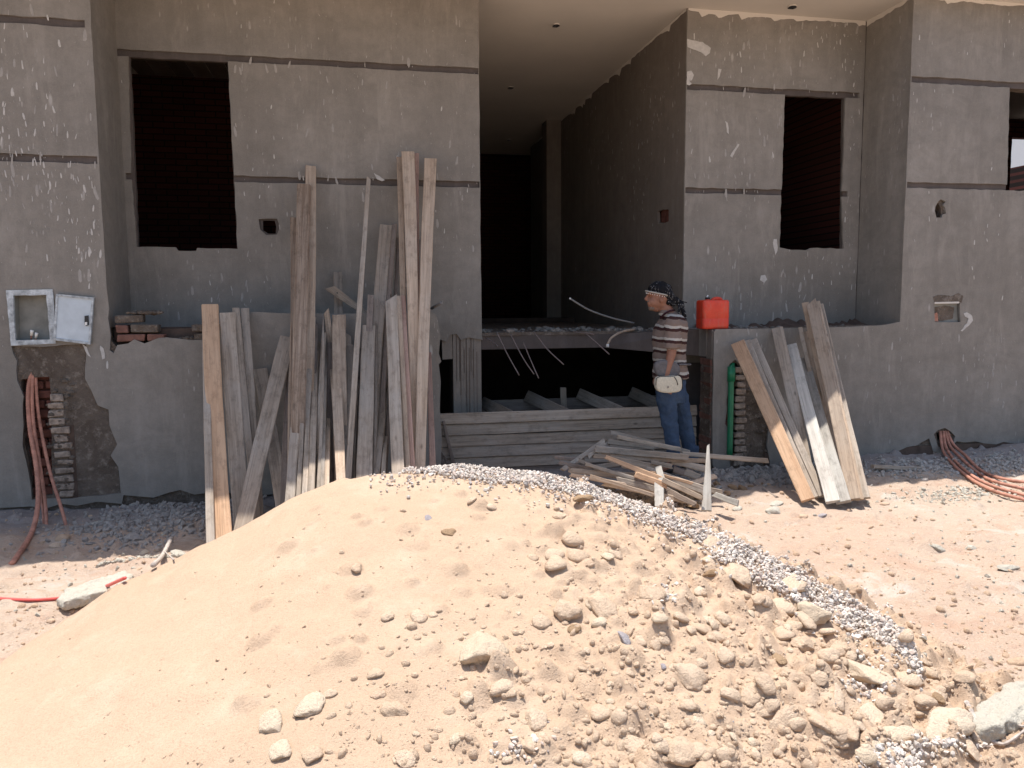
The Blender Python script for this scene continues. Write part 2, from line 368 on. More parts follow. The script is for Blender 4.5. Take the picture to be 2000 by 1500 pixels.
# runnels and soft slumps
MZ -= .006*np.clip(fbm(MX*1.0, MY*.35, 5, 3, 41), 0, 1)
n1 = 6200
lx = lr.uniform(-.4, 2.7, n1*3); ly = lr.uniform(1.6, 4.4, n1*3)
keep = lr.uniform(0, 1, n1*3) < np.clip((lx-.5+.5*(3.2-ly))/1.7, .03, 1)*.62
lx, ly = lx[keep], ly[keep]; rr = .014 + .050*lr.uniform(0, 1, len(lx))**2.4
add_lumps(mxs, mys, MZ, lx, ly, rr, rr*lr.uniform(.28, .55, len(lx)))
GG = bil(gxs, gys, GZ, MX, MY)
MZ = np.where(MZ < GG-.02, GG-.02, MZ)
vis = MZ > GG-.012
mound = grid_mesh('sand_heap', mxs, mys, MZ, M['sand'], vis)
tag(mound, 'large heap of orange tan sand with embedded clods in the foreground', 'sand heap', kind='stuff')
def surf(X, Y): return np.maximum(bil(gxs, gys, GZ, X, Y), np.where((np.asarray(X) > -2.6) & (np.asarray(X) < 3.08) & (np.asarray(Y) > 1.3) & (np.asarray(Y) < 5.28), bil(mxs, mys, MZ, X, Y), -9))
RMn = np.array(RM)
def hit(px, py):                              # where the view ray meets ground or heap
    px = np.atleast_1d(np.asarray(px, float)); py = np.atleast_1d(np.asarray(py, float))
    D = np.stack([(px-1000)/F, -(py-750)/F, -np.ones_like(px)], -1) @ RMn.T; D = D/D[:, 1:2]
    t = np.full(len(px), 1.4); done = np.zeros(len(px), bool); T = np.full(len(px), 7.0)
    for s_ in np.arange(1.4, 6.9, .012):
        P = D*s_; below = (1.6+P[:, 2] < surf(P[:, 0], P[:, 1])) & ~done
        T[below] = s_; done |= below
        if done.all(): break
    P = D*T[:, None]; P[:, 2] += 1.6; P[:, 2] = np.where(done, surf(P[:, 0], P[:, 1]), P[:, 2]); return P
# ---- rock meshes
def ico(sub):
    bm = bmesh.new(); bmesh.ops.create_icosphere(bm, subdivisions=sub, radius=1)
    V = np.array([v.co[:] for v in bm.verts]); Fa = np.array([[v.index for v in f.verts] for f in bm.faces]); bm.free(); return V, Fa
IC = {s: ico(s) for s in (1, 2, 3, 4)}
def rock_shape(seed, sub=4, cuts=6, amp=.10, cutd=(.55, .85)):
    r = np.random.RandomState(seed); V, Fa = IC[sub]; V = V.copy()
    for _ in range(cuts):
        n = r.normal(size=3); n /= np.linalg.norm(n); dd = r.uniform(*cutd); s_ = V@n; over = np.clip(s_-dd, 0, None); V -= over[:, None]*n*.85
    nn = (vnoise(V[:, 0]*2.1+V[:, 2]*1.3, V[:, 1]*2.1-V[:, 2]*.9, seed)*.6 + vnoise(V[:, 0]*5+V[:, 2]*3, V[:, 1]*5-V[:, 2]*4, seed+5)*.3 + vnoise(V[:, 0]*11+V[:, 2]*8, V[:, 1]*11-V[:, 2]*9, seed+9)*.26 + (vnoise(V[:, 0]*24+V[:, 2]*18, V[:, 1]*24-V[:, 2]*20, seed+19)*.12 if sub > 2 else 0))
    return V*(1+amp*nn)[:, None], Fa
def mesh_np(name, V, Fa, mat, smooth=True):
    me = bpy.data.meshes.new(name); me.from_pydata(V.tolist(), [], Fa.tolist()); me.materials.append(mat)
    me.polygons.foreach_set('use_smooth', [smooth]*len(me.polygons)); me.update(); return me
_rc = {}
def rock(px, py, w, h, mat, label=None, group=None, seed=None, name='sandstone_clod', sink=.35, cat='rock', ang=None, blocky=False, flat=.8, sub=3):
    P = hit(px, py + h*.08)[0]; dist = Vector(P)-EYE; dep = -(RM.transposed() @ dist).z
    e = max(.03, .5*w/F*dep); gx_ = (surf(P[0]+e, P[1])-surf(P[0]-e, P[1]))/(2*e); gy_ = (surf(P[0], P[1]+e)-surf(P[0], P[1]-e))/(2*e)
    nrm = Vector((-float(gx_), -float(gy_), 1)); nrm.x = max(-.8, min(.8, nrm.x)); nrm.y = max(-.8, min(.3, nrm.y)); nrm.normalize()
    vd = dist.normalized(); sa = max(.3, abs(vd.dot(nrm)))
    sw, sh = w/F*dep/2, h/F*dep/2
    ly = min(sh/(sa*.8+.35), sw*1.7+sh*.3); hz = min(sw, ly)*(.62 if not blocky else .60)
    seed = seed if seed is not None else rnd.randrange(40)
    key = (seed, mat.name, sub, blocky)
    if key not in _rc:
        V, Fa = rock_shape(seed+100, sub, 9 if blocky else 6, .13 if blocky else .20, (.45, .7) if blocky else (.5, .9)); _rc[key] = mesh_np(name, V, Fa, mat)
    o = bpy.data.objects.new(name, _rc[key]); COL.objects.link(o)
    q_ = nrm.to_track_quat('Z', 'Y').to_matrix(); yy = (Vector((0, 1, 0)) - nrm*nrm.y).normalized(); xx = yy.cross(nrm)
    rot = Matrix((xx, yy, nrm)).transposed() @ Matrix.Rotation(rnd.uniform(-.35, .35), 3, 'Z') @ Matrix.Rotation(rnd.uniform(-.15, .15), 3, 'X')
    o.matrix_world = Matrix.Translation(Vector(P) + nrm*hz*(1-2*sink)*.5) @ rot.to_4x4() @ Matrix.Diagonal((sw*1.1, ly*1.1, hz, 1))
    return tag(o, label, cat, group)
C, CP, CB, CR, SG, SW = M['clod'], M['clod_pale'], M['clod_brown'], M['clod_red'], M['stone_grey'], M['stone_white']
ROCKS = [
 (938, 1271, 100, 78, CP, 'large pale cracked boulder half buried in the middle of the sand heap', 4),
 (1104, 1190, 60, 50, C, 'rough sandy lump, left one of the side by side pair on the heap', 0),
 (1176, 1188, 50, 64, C, 'rounded upright lump, right one of the side by side pair on the heap', 0),
 (1272, 1159, 54, 36, C, 'wide clod with brown shaded underside below the gravel band', 0),
 (877, 1040, 30, 17, CB, 'small smooth dark brown stone near the top of the sand heap', 0),
 (697, 1114, 20, 25, C, 'lone small egg shaped pebble on the smooth left slope', 0),
 (836, 1013, 12, 17, SG, 'small pale grey pebble near the crest of the sand heap', 0),
 (607, 1380, 50, 62, CP, 'knobbly pale clod at the lower left of the heap with a dark notch beneath', 0),
 (530, 1415, 44, 58, CP, 'crumbly pale clod, leftmost of the big lumps low on the heap', 0),
 (645, 1357, 26, 18, C, 'small smooth lump touching the upper right of a knobbly clod', 0),
 (609, 1478, 42, 42, C, 'round speckled lump at the bottom edge left of centre', 0),
 (548, 1470, 44, 48, CP, 'pale crumbling lump at the bottom edge, left of a round speckled one', 0),
 (740, 1362, 30, 18, CR, 'reddish tilted flake casting a dark shadow low on the heap', 0),
 (773, 1388, 56, 40, C, 'broad flat topped lump just below a reddish flake', 0),
 (790, 1480, 42, 44, C, 'round lump with a dark right side at the bottom edge of the picture', 0),
 (1048, 1407, 50, 46, C, 'flat round lump surrounded by white chips, low centre of the heap', 0),
 (1034, 1460, 38, 40, C, 'stubby clod just below the flat round lump', 0),
 (1240, 1462, 74, 56, C, 'wedge shaped block at the bottom with a sharp dark corner shadow', 1),
 (1217, 1243, 25, 32, SG, 'smooth pale grey oval pebble standing on the heap', 0),
 (1250, 1253, 28, 25, C, 'small speckled nub right of the smooth oval pebble', 0),
 (1203, 1085, 32, 23, C, 'jagged small clod high on the right of the heap', 0),
 (1122, 1233, 27, 18, CB, 'small brown nub below the side by side pair of lumps', 0),
 (755, 1205, 28, 22, C, 'shallow crusted disc of sand on the smooth slope', 0),
 (1174, 1008, 22, 22, C, 'small round lump beneath the crest gravel', 0),
 (1095, 1008, 28, 18, C, 'oval lump beneath the crest gravel, left of a smaller round one', 0),
 (1138, 975, 42, 17, CB, 'long ochre crust lump right at the crest of the heap', 0),
 (1390, 1065, 56, 40, C, 'oblong tan block tilting down at the inner edge of the gravel band', 1),
 (1552, 1150, 48, 46, C, 'squarish tan block surrounded by white gravel', 1),
 (1592, 1203, 68, 50, CP, 'largest brick shaped block lying against the gravel band', 1),
 (1339, 1320, 72, 54, C, 'big domed clod beside a tiny purple stone', 0),
 (1688, 1318, 72, 68, CP, 'large smooth triangular boulder overhanging a dark shadow at the gravel end', 1),
 (1468, 1362, 56, 38, C, 'flat lump, lower one of a leaning pair right of the domed clod', 0),
 (1492, 1338, 34, 56, C, 'upright lump, upper one of a leaning pair right of the domed clod', 0),
 (1532, 1408, 68, 34, C, 'low wide mottled rock below the leaning pair', 0),
 (1636, 1416, 58, 66, C, 'tall pointed boulder with an orange shaded base low on the right', 0),
 (1700, 1400, 62, 62, CP, 'slanted slab like rock right of the tall pointed boulder', 1),
 (1848, 1413, 104, 54, CP, 'broad pale crusted mass left of the raised concrete slab', 0),
 (1327, 1470, 78, 54, C, 'wide grainy boulder cut by the bottom edge', 0),
 (1252, 1478, 34, 44, CR, 'dark sided clod at the bottom edge left of the grainy boulder', 0),
 (1441, 1128, 58, 46, C, 'rounded clod above the squarish blocks inside the gravel edge', 0),
 (1380, 1098, 34, 25, C, 'upper small clod of a stacked pair left of the gravel', 0),
 (1386, 1120, 28, 20, CB, 'lower brownish clod of a stacked pair left of the gravel', 0),
 (1403, 1246, 34, 20, C, 'curved little clod with a dark crescent under it', 0),
 (1390, 1225, 26, 20, C, 'little knob directly above the curved clod', 0),
 (1481, 1181, 28, 22, C, 'tan nodule left of the largest brick shaped block', 0),
 (1523, 1288, 21, 23, CB, 'small brown nodule in the middle of the right slope', 0),
 (1582, 1307, 28, 22, C, 'small clod above an egg shaped one on the right slope', 0),
 (1601, 1332, 30, 36, C, 'egg shaped clod left of the triangular boulder', 0),
 (1637, 1362, 26, 42, C, 'narrow drooping clod under the triangular boulder', 0),
 (1639, 1272, 50, 30, C, 'two humped lump above the triangular boulder', 0),
 (1570, 1261, 46, 28, C, 'low smooth lump below the largest brick shaped block', 0),
 (1757, 1440, 68, 36, CP, 'flat crusty shelf of soil above a patch of white gravel', 0),
 (1893, 1470, 40, 34, C, 'tilted tan chunk at the lower right corner by the twig', 1),
 (1829, 1371, 27, 22, CB, 'angular ochre stone left of the raised concrete slab', 1),
 (1295, 1306, 11, 14, SG, 'tiny purple stone beside the big domed clod', 0),
 (1168, 1391, 16, 13, SG, 'small violet grey chip low in the centre of the heap', 1),
 (1512, 1000, 42, 20, SW, 'white concrete lump on the ground in front of the leaning boards', 1),
 (1516, 985, 30, 14, SW, 'flat pale concrete piece behind the white lump by the leaning boards', 1),
 (1438, 994, 22, 14, SW, 'small white rubble stone at the right end of the scrap pile', 1),
 (1567, 1009, 22, 12, CR, 'broken piece of red brick on the ground below the leaning boards', 1),
 (1605, 1009, 22, 12, SG, 'bluish grey chip beside the broken piece of red brick', 1),
 (1728, 984, 16, 7, CR, 'thin red brick sliver right of the leaning boards', 1),
 (1833, 1073, 40, 16, SW, 'flat whitish stone on the bare ground at right', 1),
 (1895, 1072, 20, 12, SW, 'small whitish stone just right of the flat one on the bare ground', 1),
 (1968, 1110, 46, 14, SW, 'long whitish stone near the right edge of the bare ground', 1),
 (1990, 1296, 40, 18, CR, 'reddish clod on the ground above the raised concrete slab', 0),
 (1885, 1322, 40, 26, C, 'sandy clod casting a dark shadow left of the slab top', 0),
 (1815, 1316, 36, 26, C, 'sandy lump at the tip of the gravel band', 0),
 (190, 1024, 30, 12, SW, 'white flat stone on the grey rubble by the left wall', 1),
 (120, 1052, 30, 18, CR, 'pinkish chunk between the hoses on the ground', 1),
 (107, 1065, 24, 11, C, 'flat oval stone below the pinkish chunk by the hoses', 0),
 (283, 1079, 20, 14, CP, 'tan stone in the grey rubble near the left planks', 1),
 (262, 1050, 34, 18, M['rubble_grey'], 'biggest grey mortar lump in the left rubble', 1),
 (352, 1082, 34, 15, SW, 'white stone at the left foot of the sand heap', 1),
 (350, 1022, 26, 16, M['rubble_grey'], 'grey mortar block right of the biggest lump in the left rubble', 1),
 (196, 1078, 20, 10, CR, 'small red clod at the shadow edge on the left', 0),
 (38, 1212, 14, 8, CR, 'tiny rust stone below the red hose', 1),
 (100, 1213, 20, 12, CR, 'dark red three pointed clod near the left edge', 1),
]
for i, (px, py, w_, h_, mt, lb, bl) in enumerate(ROCKS):
    nm = 'sandstone_clod' if mt in (C, CB, CR) else 'stone'
    rock(px, py, w_, h_, mt, lb, seed=i, name=nm, blocky=(bl == 1), sub=4 if w_ > 45 else 3, sink=.42 if bl != 1 else .36)
# smaller clods strewn over the heap, alike
GRP = 'small clods strewn over the right side of the sand heap'
n = 0
while n < 285:
    px = rnd.uniform(700, 1900); py = rnd.uniform(960, 1500)
    if py < 930 + max(0, px-1000)*.42 or rnd.random() > min(1, max(.04, (px-900)/800 + (py-1150)/800)): continue
    s_ = 8 + 30*rnd.random()**2.4
    rock(px, py, s_*rnd.uniform(.9, 1.5), s_, rnd.choice([C, C, C, C, CP]), 'small sandy clod among many on the right side of the sand heap', GRP, seed=rnd.randrange(14), name='small_clod', sub=2, sink=.4)
    n += 1
# pebbles and chips that nobody could count
def scatter(name, P, size, mat, label, cat, seed=0, sub=1, asp=(.5, 1.0), parent=None):
    r = np.random.RandomState(seed); V0, F0 = IC[sub]; nv, nf = len(V0), len(F0); N = len(P)
    amp_ = (.55, 1.25) if sub == 1 else (.86, 1.12); VV = np.empty((N*nv, 3)); FF = np.empty((N*nf, 3), np.int64)
    for i in range(N):
        V = V0*r.uniform(*amp_, (nv, 1)) * np.array([1, r.uniform(*asp), r.uniform(.38, .85)])
        q = r.normal(size=4); q /= np.linalg.norm(q); a, b, c, d_ = q
        R = np.array([[1-2*(c*c+d_*d_), 2*(b*c-a*d_), 2*(b*d_+a*c)], [2*(b*c+a*d_), 1-2*(b*b+d_*d_), 2*(c*d_-a*b)], [2*(b*d_-a*c), 2*(c*d_+a*b), 1-2*(b*b+c*c)]])
        VV[i*nv:(i+1)*nv] = (V*size[i]) @ R.T + P[i]; FF[i*nf:(i+1)*nf] = F0 + i*nv
    o = npmesh(name, VV, FF, mat, sub > 1, parent); return tag(o, label, cat, kind='stuff')
# gravel band along the crest
r = np.random.RandomState(9)
bx = np.array([.10, .35, .6, 1.0, 1.4, 1.7, 2.0, 2.25, 2.5]); 
GP = []; GS = []
crest_px = [(720, 0, 0), (760, 6, 4), (850, 20, 8), (950, 34, 12), (1080, 40, 16), (1160, 34, 18), (1260, 40, 22), (1340, 48, 26), (1450, 70, 34), (1560, 84, 44), (1650, 90, 50), (1740, 100, 60), (1800, 70, 50)]
cpx = np.array([c[0] for c in crest_px]); cw = np.array([c[1] for c in crest_px])*.66
sx = r.uniform(720, 1800, 15000); ridge_y = np.interp(sx, [p[0] for p in RP], [p[1] for p in RP])
width = np.interp(sx, cpx, cw); t_ = r.uniform(0, 1, len(sx)); 
wob = 1 + .35*vnoise(sx/37, sx*0, 3)
keepg = r.uniform(0, 1, len(sx)) < (.25 + .75*width/100)
sx, ridge_y, width, t_, wob = (a[keepg] for a in (sx, ridge_y, width, t_, wob))
sy = ridge_y + 2 + (t_**1.25)*width*wob + np.where(r.uniform(0, 1, len(sx)) < .12, np.abs(r.normal(0, 20, len(sx))), 0)
Pg = hit(sx, sy); okk = Pg[:, 1] < 4.6
Pg = Pg[okk]; lay = r.uniform(0, 1, len(Pg)); Pg[:, 2] += .003 + .014*lay
# the part of the gravel that lies behind the crest
nb = 9000; X = r.uniform(.25, 2.6, nb); Yr_ = np.interp(X, rx, ryy); Yb = Yr_ - .03 + r.uniform(0, 1, nb)**.8*.62; Zb = surf(X, Yb) + r.uniform(.0, .016, nb)
Pb = np.stack([X, Yb, Zb], -1)
Pall = np.concatenate([Pg, Pb]); 
# patch at the lower right, and pockets among the clods
sx = np.concatenate([r.normal(1750, 32, 420), r.normal(1830, 40, 160), r.normal(1700, 25, 120), r.normal(1300, 14, 40), r.normal(1010, 26, 40)])
sy = np.concatenate([r.normal(1490, 18, 420), r.normal(1462, 9, 160), r.normal(1330, 22, 120), r.normal(1165, 12, 40), r.normal(1470, 16, 40)])
Pc = hit(sx, sy); Pc[:, 2] += r.uniform(0, .008, len(Pc))
Pall = np.concatenate([Pall, Pc]); sz = r.uniform(.0045, .013, len(Pall))
big = r.uniform(0, 1, len(Pall)) < .08; sz[big] *= 1.5
scatter('gravel', Pall, sz, M['gravel'], 'whitish crushed stone gravel spilling along the crest of the sand heap', 'gravel', 3)
# fine grit in the sand
def grit(name, N, x0, x1, y0, y1, mat, s0, s1, fn, label, seed, sink=.3, sub=1, pw_=4):
    r = np.random.RandomState(seed); px = r.uniform(x0, x1, N); py = r.uniform(y0, y1, N); m = fn(px, py, r.uniform(0, 1, N))
    P = hit(px[m], py[m]); sz = s0 + (s1-s0)*r.uniform(0, 1, len(P))**pw_; P[:, 2] += sz*(.5-sink)
    return scatter(name, P, sz, mat, label, 'pebbles', seed, sub)
below = lambda px, py: py > np.interp(px, [p[0] for p in RP], [p[1] for p in RP])
grit('sand_crumbs', 15000, 0, 2000, 915, 1500, M['clod'], .0022, .012, lambda a, b, u: below(a, b) & (u < np.clip((a-350)/1300 + (b-1100)/1400, .05, 1)*.62), 'fine sandy crumbs covering the right side of the heap', 51, .62)
grit('sandy_lumps', 7000, 500, 2000, 930, 1500, M['clod'], .004, .022, lambda a, b, u: below(a, b) & (u < np.clip((a-780)/1100 + (b-1150)/1100, .02, 1)*.62), 'small rounded sandy lumps packed over the right side of the heap', 56, .62, 2, 2.2)
grit('soil_lumps', 3600, 0, 2000, 900, 1450, M['clod_red'], .004, .024, lambda a, b, u: (~below(a, b)) & ((a < 330) | (a > 1250)) & (u < .8), 'small pinkish clods lying over the bare ground', 57, .6, 2, 2.6)
grit('pale_chips', 2400, 700, 1950, 940, 1500, M['clod_pale'], .003, .010, lambda a, b, u: below(a, b) & (u < np.clip((a-700)/900, .05, 1)*.6), 'pale stone chips mixed into the sand heap', 52)
grit('dark_chips', 900, 600, 1950, 940, 1500, M['stone_grey'], .002, .006, lambda a, b, u: below(a, b) & (u < np.clip((a-600)/1100, .05, 1)*.5), 'grey and violet grit scattered in the sand heap', 53)
grit('soil_crumbs', 9000, 0, 2000, 900, 1450, M['clod'], .002, .012, lambda a, b, u: (~below(a, b)) & ((a < 330) | (a > 1250)) & (u < .8), 'pinkish soil crumbs over the bare ground', 54, .5)
grit('soil_chips', 3000, 0, 2000, 900, 1450, M['stone_white'], .003, .020, lambda a, b, u: (~below(a, b)) & ((a < 330) | (a > 1250)) & (u < .6), 'white chips scattered over the bare ground', 55)
# grey mortar rubble against both walls
def heap(name, cx, cy, sx_, sy_, N, smin, smax, mat, label, seed):
    r = np.random.RandomState(seed); X = r.normal(cx, sx_, N); Y = np.clip(r.normal(cy, sy_, N), 5.2, YF-.02); P = np.stack([X, Y, surf(X, Y)], -1)
    sz = smin+(smax-smin)*r.uniform(0, 1, N)**3; P[:, 2] += sz*.2
    scatter(name, P, sz, mat, label, 'rubble', seed, 1)
r0_ = PY(1240, 915, 5.95); heap('pile_debris', r0_.x, 5.95, .32, .14, 900, .012, .07, M['clod_brown'], 'brown earth clods and wood dust under the scrap board pile', 60)
q = hit([290], [1030])[0]; heap('mortar_rubble', q[0], q[1]+.25, .28, .32, 2600, .006, .034, M['rubble_grey'], 'blue grey mortar rubble on the ground between left wall and planks', 61)
q = hit([1880], [925])[0]; heap('cement_rubble', q[0]+.3, q[1]+.15, .85, .16, 2400, .006, .035, M['rubble_grey'], 'grey cement rubble along the foot of the right wall', 62)
heap('pit_rubble', PY(1480, 940, 6.5).x, 6.5, .35, .18, 900, .008, .05, M['rubble_grey'], 'dark rubble at the wall foot behind the right leaning boards', 63)
q = hit([1890], [962])[0]; heap('white_rubble', q[0], q[1], .35, .12, 500, .006, .03, M['stone_white'], 'sunlit whitish rubble below the bundle of orange conduits', 64)
q = hit([270], [1108])[0]; heap('white_rubble', q[0], q[1], .16, .12, 260, .005, .026, M['stone_white'], 'sunlit whitish rubble at the left foot of the sand heap', 65)
def chunk(name, pts, z0, z1, mat, label, cat, tilt=0, seed=1, jit=.012):
    """irregular slab: outline given in world xy, thickness z0..z1, rough edges"""
    r = random.Random(seed); P = []
    n = len(pts)
    for i in range(n):
        a, b = Vector(pts[i]), Vector(pts[(i+1) % n]); m = max(1, int((b-a).length/.035))
        for k_ in range(m):
            q = a.lerp(b, k_/m); P.append(Vector((q.x+r.uniform(-jit, jit), q.y+r.uniform(-jit, jit))))
    c = sum(P, Vector((0, 0)))/len(P); mb = MB(); n = len(P); vs = []
    for s_, zz in ((.965, z0), (1.0, z0+(z1-z0)*.3), (1.0, z0+(z1-z0)*.8), (.95, z1), (.6, z1+.006), (.25, z1+.002)):
        for q in P:
            d_ = c+(q-c)*s_; zt = zz + tilt*(d_.x-c.x) + r.uniform(-jit, jit)*.45; vs.append((d_.x+r.uniform(-jit, jit)*.6, d_.y+r.uniform(-jit, jit)*.6, zt+r.uniform(-jit, jit)*.5))
    fs = [tuple(range(n))[::-1]] + [(k_*n+i, k_*n+(i+1) % n, (k_+1)*n+(i+1) % n, (k_+1)*n+i) for k_ in range(5) for i in range(n)] + [tuple(5*n+i for i in range(n))]
    mb.add(vs, fs); o = mb.build(name, mat, None, True, (c.x, c.y, z0))
    m_ = o.modifiers.new('remesh', 'REMESH'); m_.mode = 'VOXEL'; m_.voxel_size = .007; m_.use_smooth_shade = True
    for sc_, st_ in ((.06, .016), (.018, .013), (.006, .004)):
        tx = bpy.data.textures.new('relief', 'CLOUDS'); tx.noise_scale = sc_; d_ = o.modifiers.new('relief', 'DISPLACE'); d_.texture = tx; d_.strength = st_; d_.mid_level = .5; d_.texture_coords = 'GLOBAL'
    return tag(o, label, cat)
a = [PZ(x, y, .20) for x, y in ((1888, 1388), (1905, 1362), (1960, 1332), (2060, 1300), (2160, 1330), (2130, 1390), (2010, 1392), (1912, 1404))]
chunk('concrete_slab', [(p.x, p.y) for p in a], .115, .20, M['stone_white'], 'broken whitish concrete slab raised off the ground at the lower right corner', 'slab', .10, 3, .012)
a = [PZ(x, y, .065) for x, y in ((108, 1160), (135, 1138), (190, 1126), (248, 1112), (262, 1126), (240, 1150), (165, 1160), (122, 1168))]
chunk('concrete_slab', [(p.x, p.y) for p in a], .0, .06, M['stone_white'], 'long tan concrete chunk lying on the ground above the red hose', 'slab', .10, 5, .010)
# ================================================================ the unfinished building
BLD = tag(empty('unfinished_building', (0, 0, 0)), 'unfinished grey cement rendered building with deep passage and empty windows', 'building')
def densify(pts, step, jit, r):
    out = []; n = len(pts)
    for i in range(n):
        a, b = Vector(pts[i]), Vector(pts[(i+1) % n]); m = max(1, int((b-a).length/step)) if step else 1
        for k_ in range(m):
            q = a.lerp(b, k_/m)
            out.append(Vector((q.x + (r.uniform(-jit, jit) if k_ else 0), q.y + (r.uniform(-jit, jit) if k_ else 0))))
    return out
def sheet(name, outer, holes, c0, c1, mat, parent, axis='Y', step=.12, jit=.0025, seed=0, hjit=None):
    """plate with openings between c0 (face) and c1 (back); outline in (along, z)"""
    r = random.Random(seed+11)
    loops = [densify(outer, step, jit, r)] + [densify(h, step*.6, hjit if hjit is not None else jit*1.6, r) for h in holes]
    flat = [q for l in loops for q in l]
    tris = tessellate_polygon([[Vector((q.x, q.y, 0)) for q in l] for l in loops])
    N = len(flat)
    def w3(q, c): return (q.x, c, q.y) if axis == 'Y' else (c, q.x, q.y) if axis == 'X' else (q.x, q.y, c)
    vs = [w3(q, c0) for q in flat] + [w3(q, c1) for q in flat]; fs = []
    for t in tris: fs += [tuple(t), tuple(i+N for i in t)[::-1]]
    b = 0
    for l in loops:
        n_ = len(l)
        for i in range(n_):
            j = (i+1) % n_; fs.append((b+i, b+j, b+j+N, b+i+N))
        b += n_
    mb = MB(); mb.add(vs, fs); o = mb.build(name, mat, parent)
    bm = bmesh.new(); bm.from_mesh(o.data); bmesh.ops.recalc_face_normals(bm, faces=bm.faces); bm.to_mesh(o.data); bm.free()
    return o
def q2(px, py, Y): p = PY(px, py, Y); return (p.x, p.z)
def qs(pts, Y): return [q2(x, y, Y) for x, y in pts]
ZC = PY(1340, 15, YB).z                      # ceiling height
XL = PY(193, 310, YF).x                      # right corner of the left block
XP0 = PY(938, 330, YB).x; XP1 = PY(1338, 330, YB).x     # passage corners
XR = PY(1772, 300, YF).x                     # left corner of the right block
XPL = PY(861, 760, YF).x                     # right end of the left planter
XPR = PY(1392, 780, YF).x                    # left end of the right ledge wall
ZS = PY(1100, 648, YB).z                     # passage floor level
ZLR = PY(1500, 641, YF).z                    # right ledge level
def zat(px, py, Y): return PY(px, py, Y).z
# ---- left block and planter front (front plane)
outer = [(-7.5, q2(60, 990, YF)[1])] + qs([(60, 989), (90, 993), (120, 984), (150, 988), (190, 980), (238, 984), (241, 967), (300, 972), (330, 962), (352, 957), (380, 966), (410, 962), (520, 966), (700, 960), (861, 958)], YF) + qs([(861, 905)], YF) + qs([(863, 860), (859, 800), (861, 745), (857, 712), (862, 706), (857, 690), (860, 660), (856, 628), (850, 612), (640, 613), (600, 610), (560, 612), (500, 609), (468, 613), (440, 640), (396, 664), (372, 664),
    (325, 659), (310, 660), (282, 671), (262, 663), (250, 671), (229, 674), (222, 690), (214, 684), (216, 655), (211, 622), (213, 603)], YF) + \
    qs([(208, 560), (206, 520)], YF) + [(XL, zat(193, 310, YF)), (XL, ZC-.004), (-7.5, ZC-.004)]
cav = qs([(22, 676), (105, 676), (168, 672), (166, 720), (166, 740), (178, 762), (191, 792), (212, 800), (214, 832), (229, 868), (216, 890), (231, 912), (234, 940), (236, 964), (140, 974), (62, 976), (60, 950), (52, 905), (44, 872), (46, 830), (44, 790), (46, 775), (33, 742), (33, 705), (26, 692)], YF)
def band(p0, p1, h, Y, ex=0):
    (x0, z0), (x1, z1) = q2(*p0, Y), q2(*p1, Y); z = (z0+z1)/2
    return [(x0, z), (x1, z), (x1, z+h), (x0, z+h)]
xa = -7.3
zg1 = zat(120, 51, YF); zg2 = zat(120, 318, YF)
g1 = [(xa, zg1), (XL-.045, zg1), (XL-.045, zg1+.056), (xa, zg1+.056)]
g2 = [(xa, zg2), (XL-.012, zg2), (XL-.012, zg2+.056), (xa, zg2+.056)]
boxh = qs([(17, 572), (103, 568), (106, 668), (24, 672)], YF)
sheet('plaster_skin', outer, [cav, g1, g2, boxh], YF, YF+.022, M['plaster'], BLD, seed=1, hjit=.006)
core_out = [(-7.5, -.4), (XPL-.01, -.4), (XPL-.01, q2(861, 640, YF)[1])] + qs([(850, 615), (640, 615), (480, 613), (440, 645), (396, 668), (340, 663), (280, 676), (228, 680)], YF) + [(XL-.012, q2(228, 660, YF)[1]), (XL-.012, ZC), (-7.5, ZC)]
redcav = qs([(38, 742), (94, 736), (97, 800), (98, 880), (101, 968), (60, 974), (54, 905), (46, 870)], YF)
sheet('masonry_core', core_out, [redcav, boxh], YF+.024, YF+.14, M['mortar'], BLD, seed=2, hjit=.008)
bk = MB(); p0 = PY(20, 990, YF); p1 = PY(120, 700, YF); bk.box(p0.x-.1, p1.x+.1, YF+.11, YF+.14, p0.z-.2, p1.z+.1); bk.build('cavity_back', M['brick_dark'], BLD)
def brick(x0, x1, y0, y1, z0, z1, mat, parent, j=.004):
    mb = MB(); cx, cy, cz = (x0+x1)/2, (y0+y1)/2, (z0+z1)/2
    a, b, c = (x1-x0)/2, (y1-y0)/2, (z1-z0)/2; e = min(a, b, c)*.22
    vs = []
    for (xx, yy, zz) in [(sx, sy, sz) for sx in (-1, 1) for sy in (-1, 1) for sz in (-1, 1)]:
        k_ = rnd.uniform(.6, 1.5)
        vs.append((cx+xx*(a-e*k_*.5)+rnd.uniform(-j, j), cy+yy*(b)+rnd.uniform(-j, j), cz+zz*(c-e*k_*.5)+rnd.uniform(-j, j)))
        
    mb.add(vs, [(0, 1, 3, 2), (4, 6, 7, 5), (0, 4, 5, 1), (2, 3, 7, 6), (0, 2, 6, 4), (1, 5, 7, 3)])
    o = mb.build('brick', mat, parent, False, (cx, cy, cz))
    m_ = o.modifiers.new('bevel', 'BEVEL'); m_.width = .006; m_.segments = 1
    return o
WL = tag(empty('left_wall', (PY(120, 870, YF).x, YF, 0)), None); WL.name = 'brick_stack'; WL.parent = BLD
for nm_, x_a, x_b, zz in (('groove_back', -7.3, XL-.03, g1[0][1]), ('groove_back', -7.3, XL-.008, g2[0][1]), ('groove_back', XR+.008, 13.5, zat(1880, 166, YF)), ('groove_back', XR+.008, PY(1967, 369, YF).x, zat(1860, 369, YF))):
    mb = MB(); mb.box(x_a, x_b, YF+.0165, YF+.0238, zz-.002, zz+.058); mb.build(nm_, M['plaster_dark'], BLD)
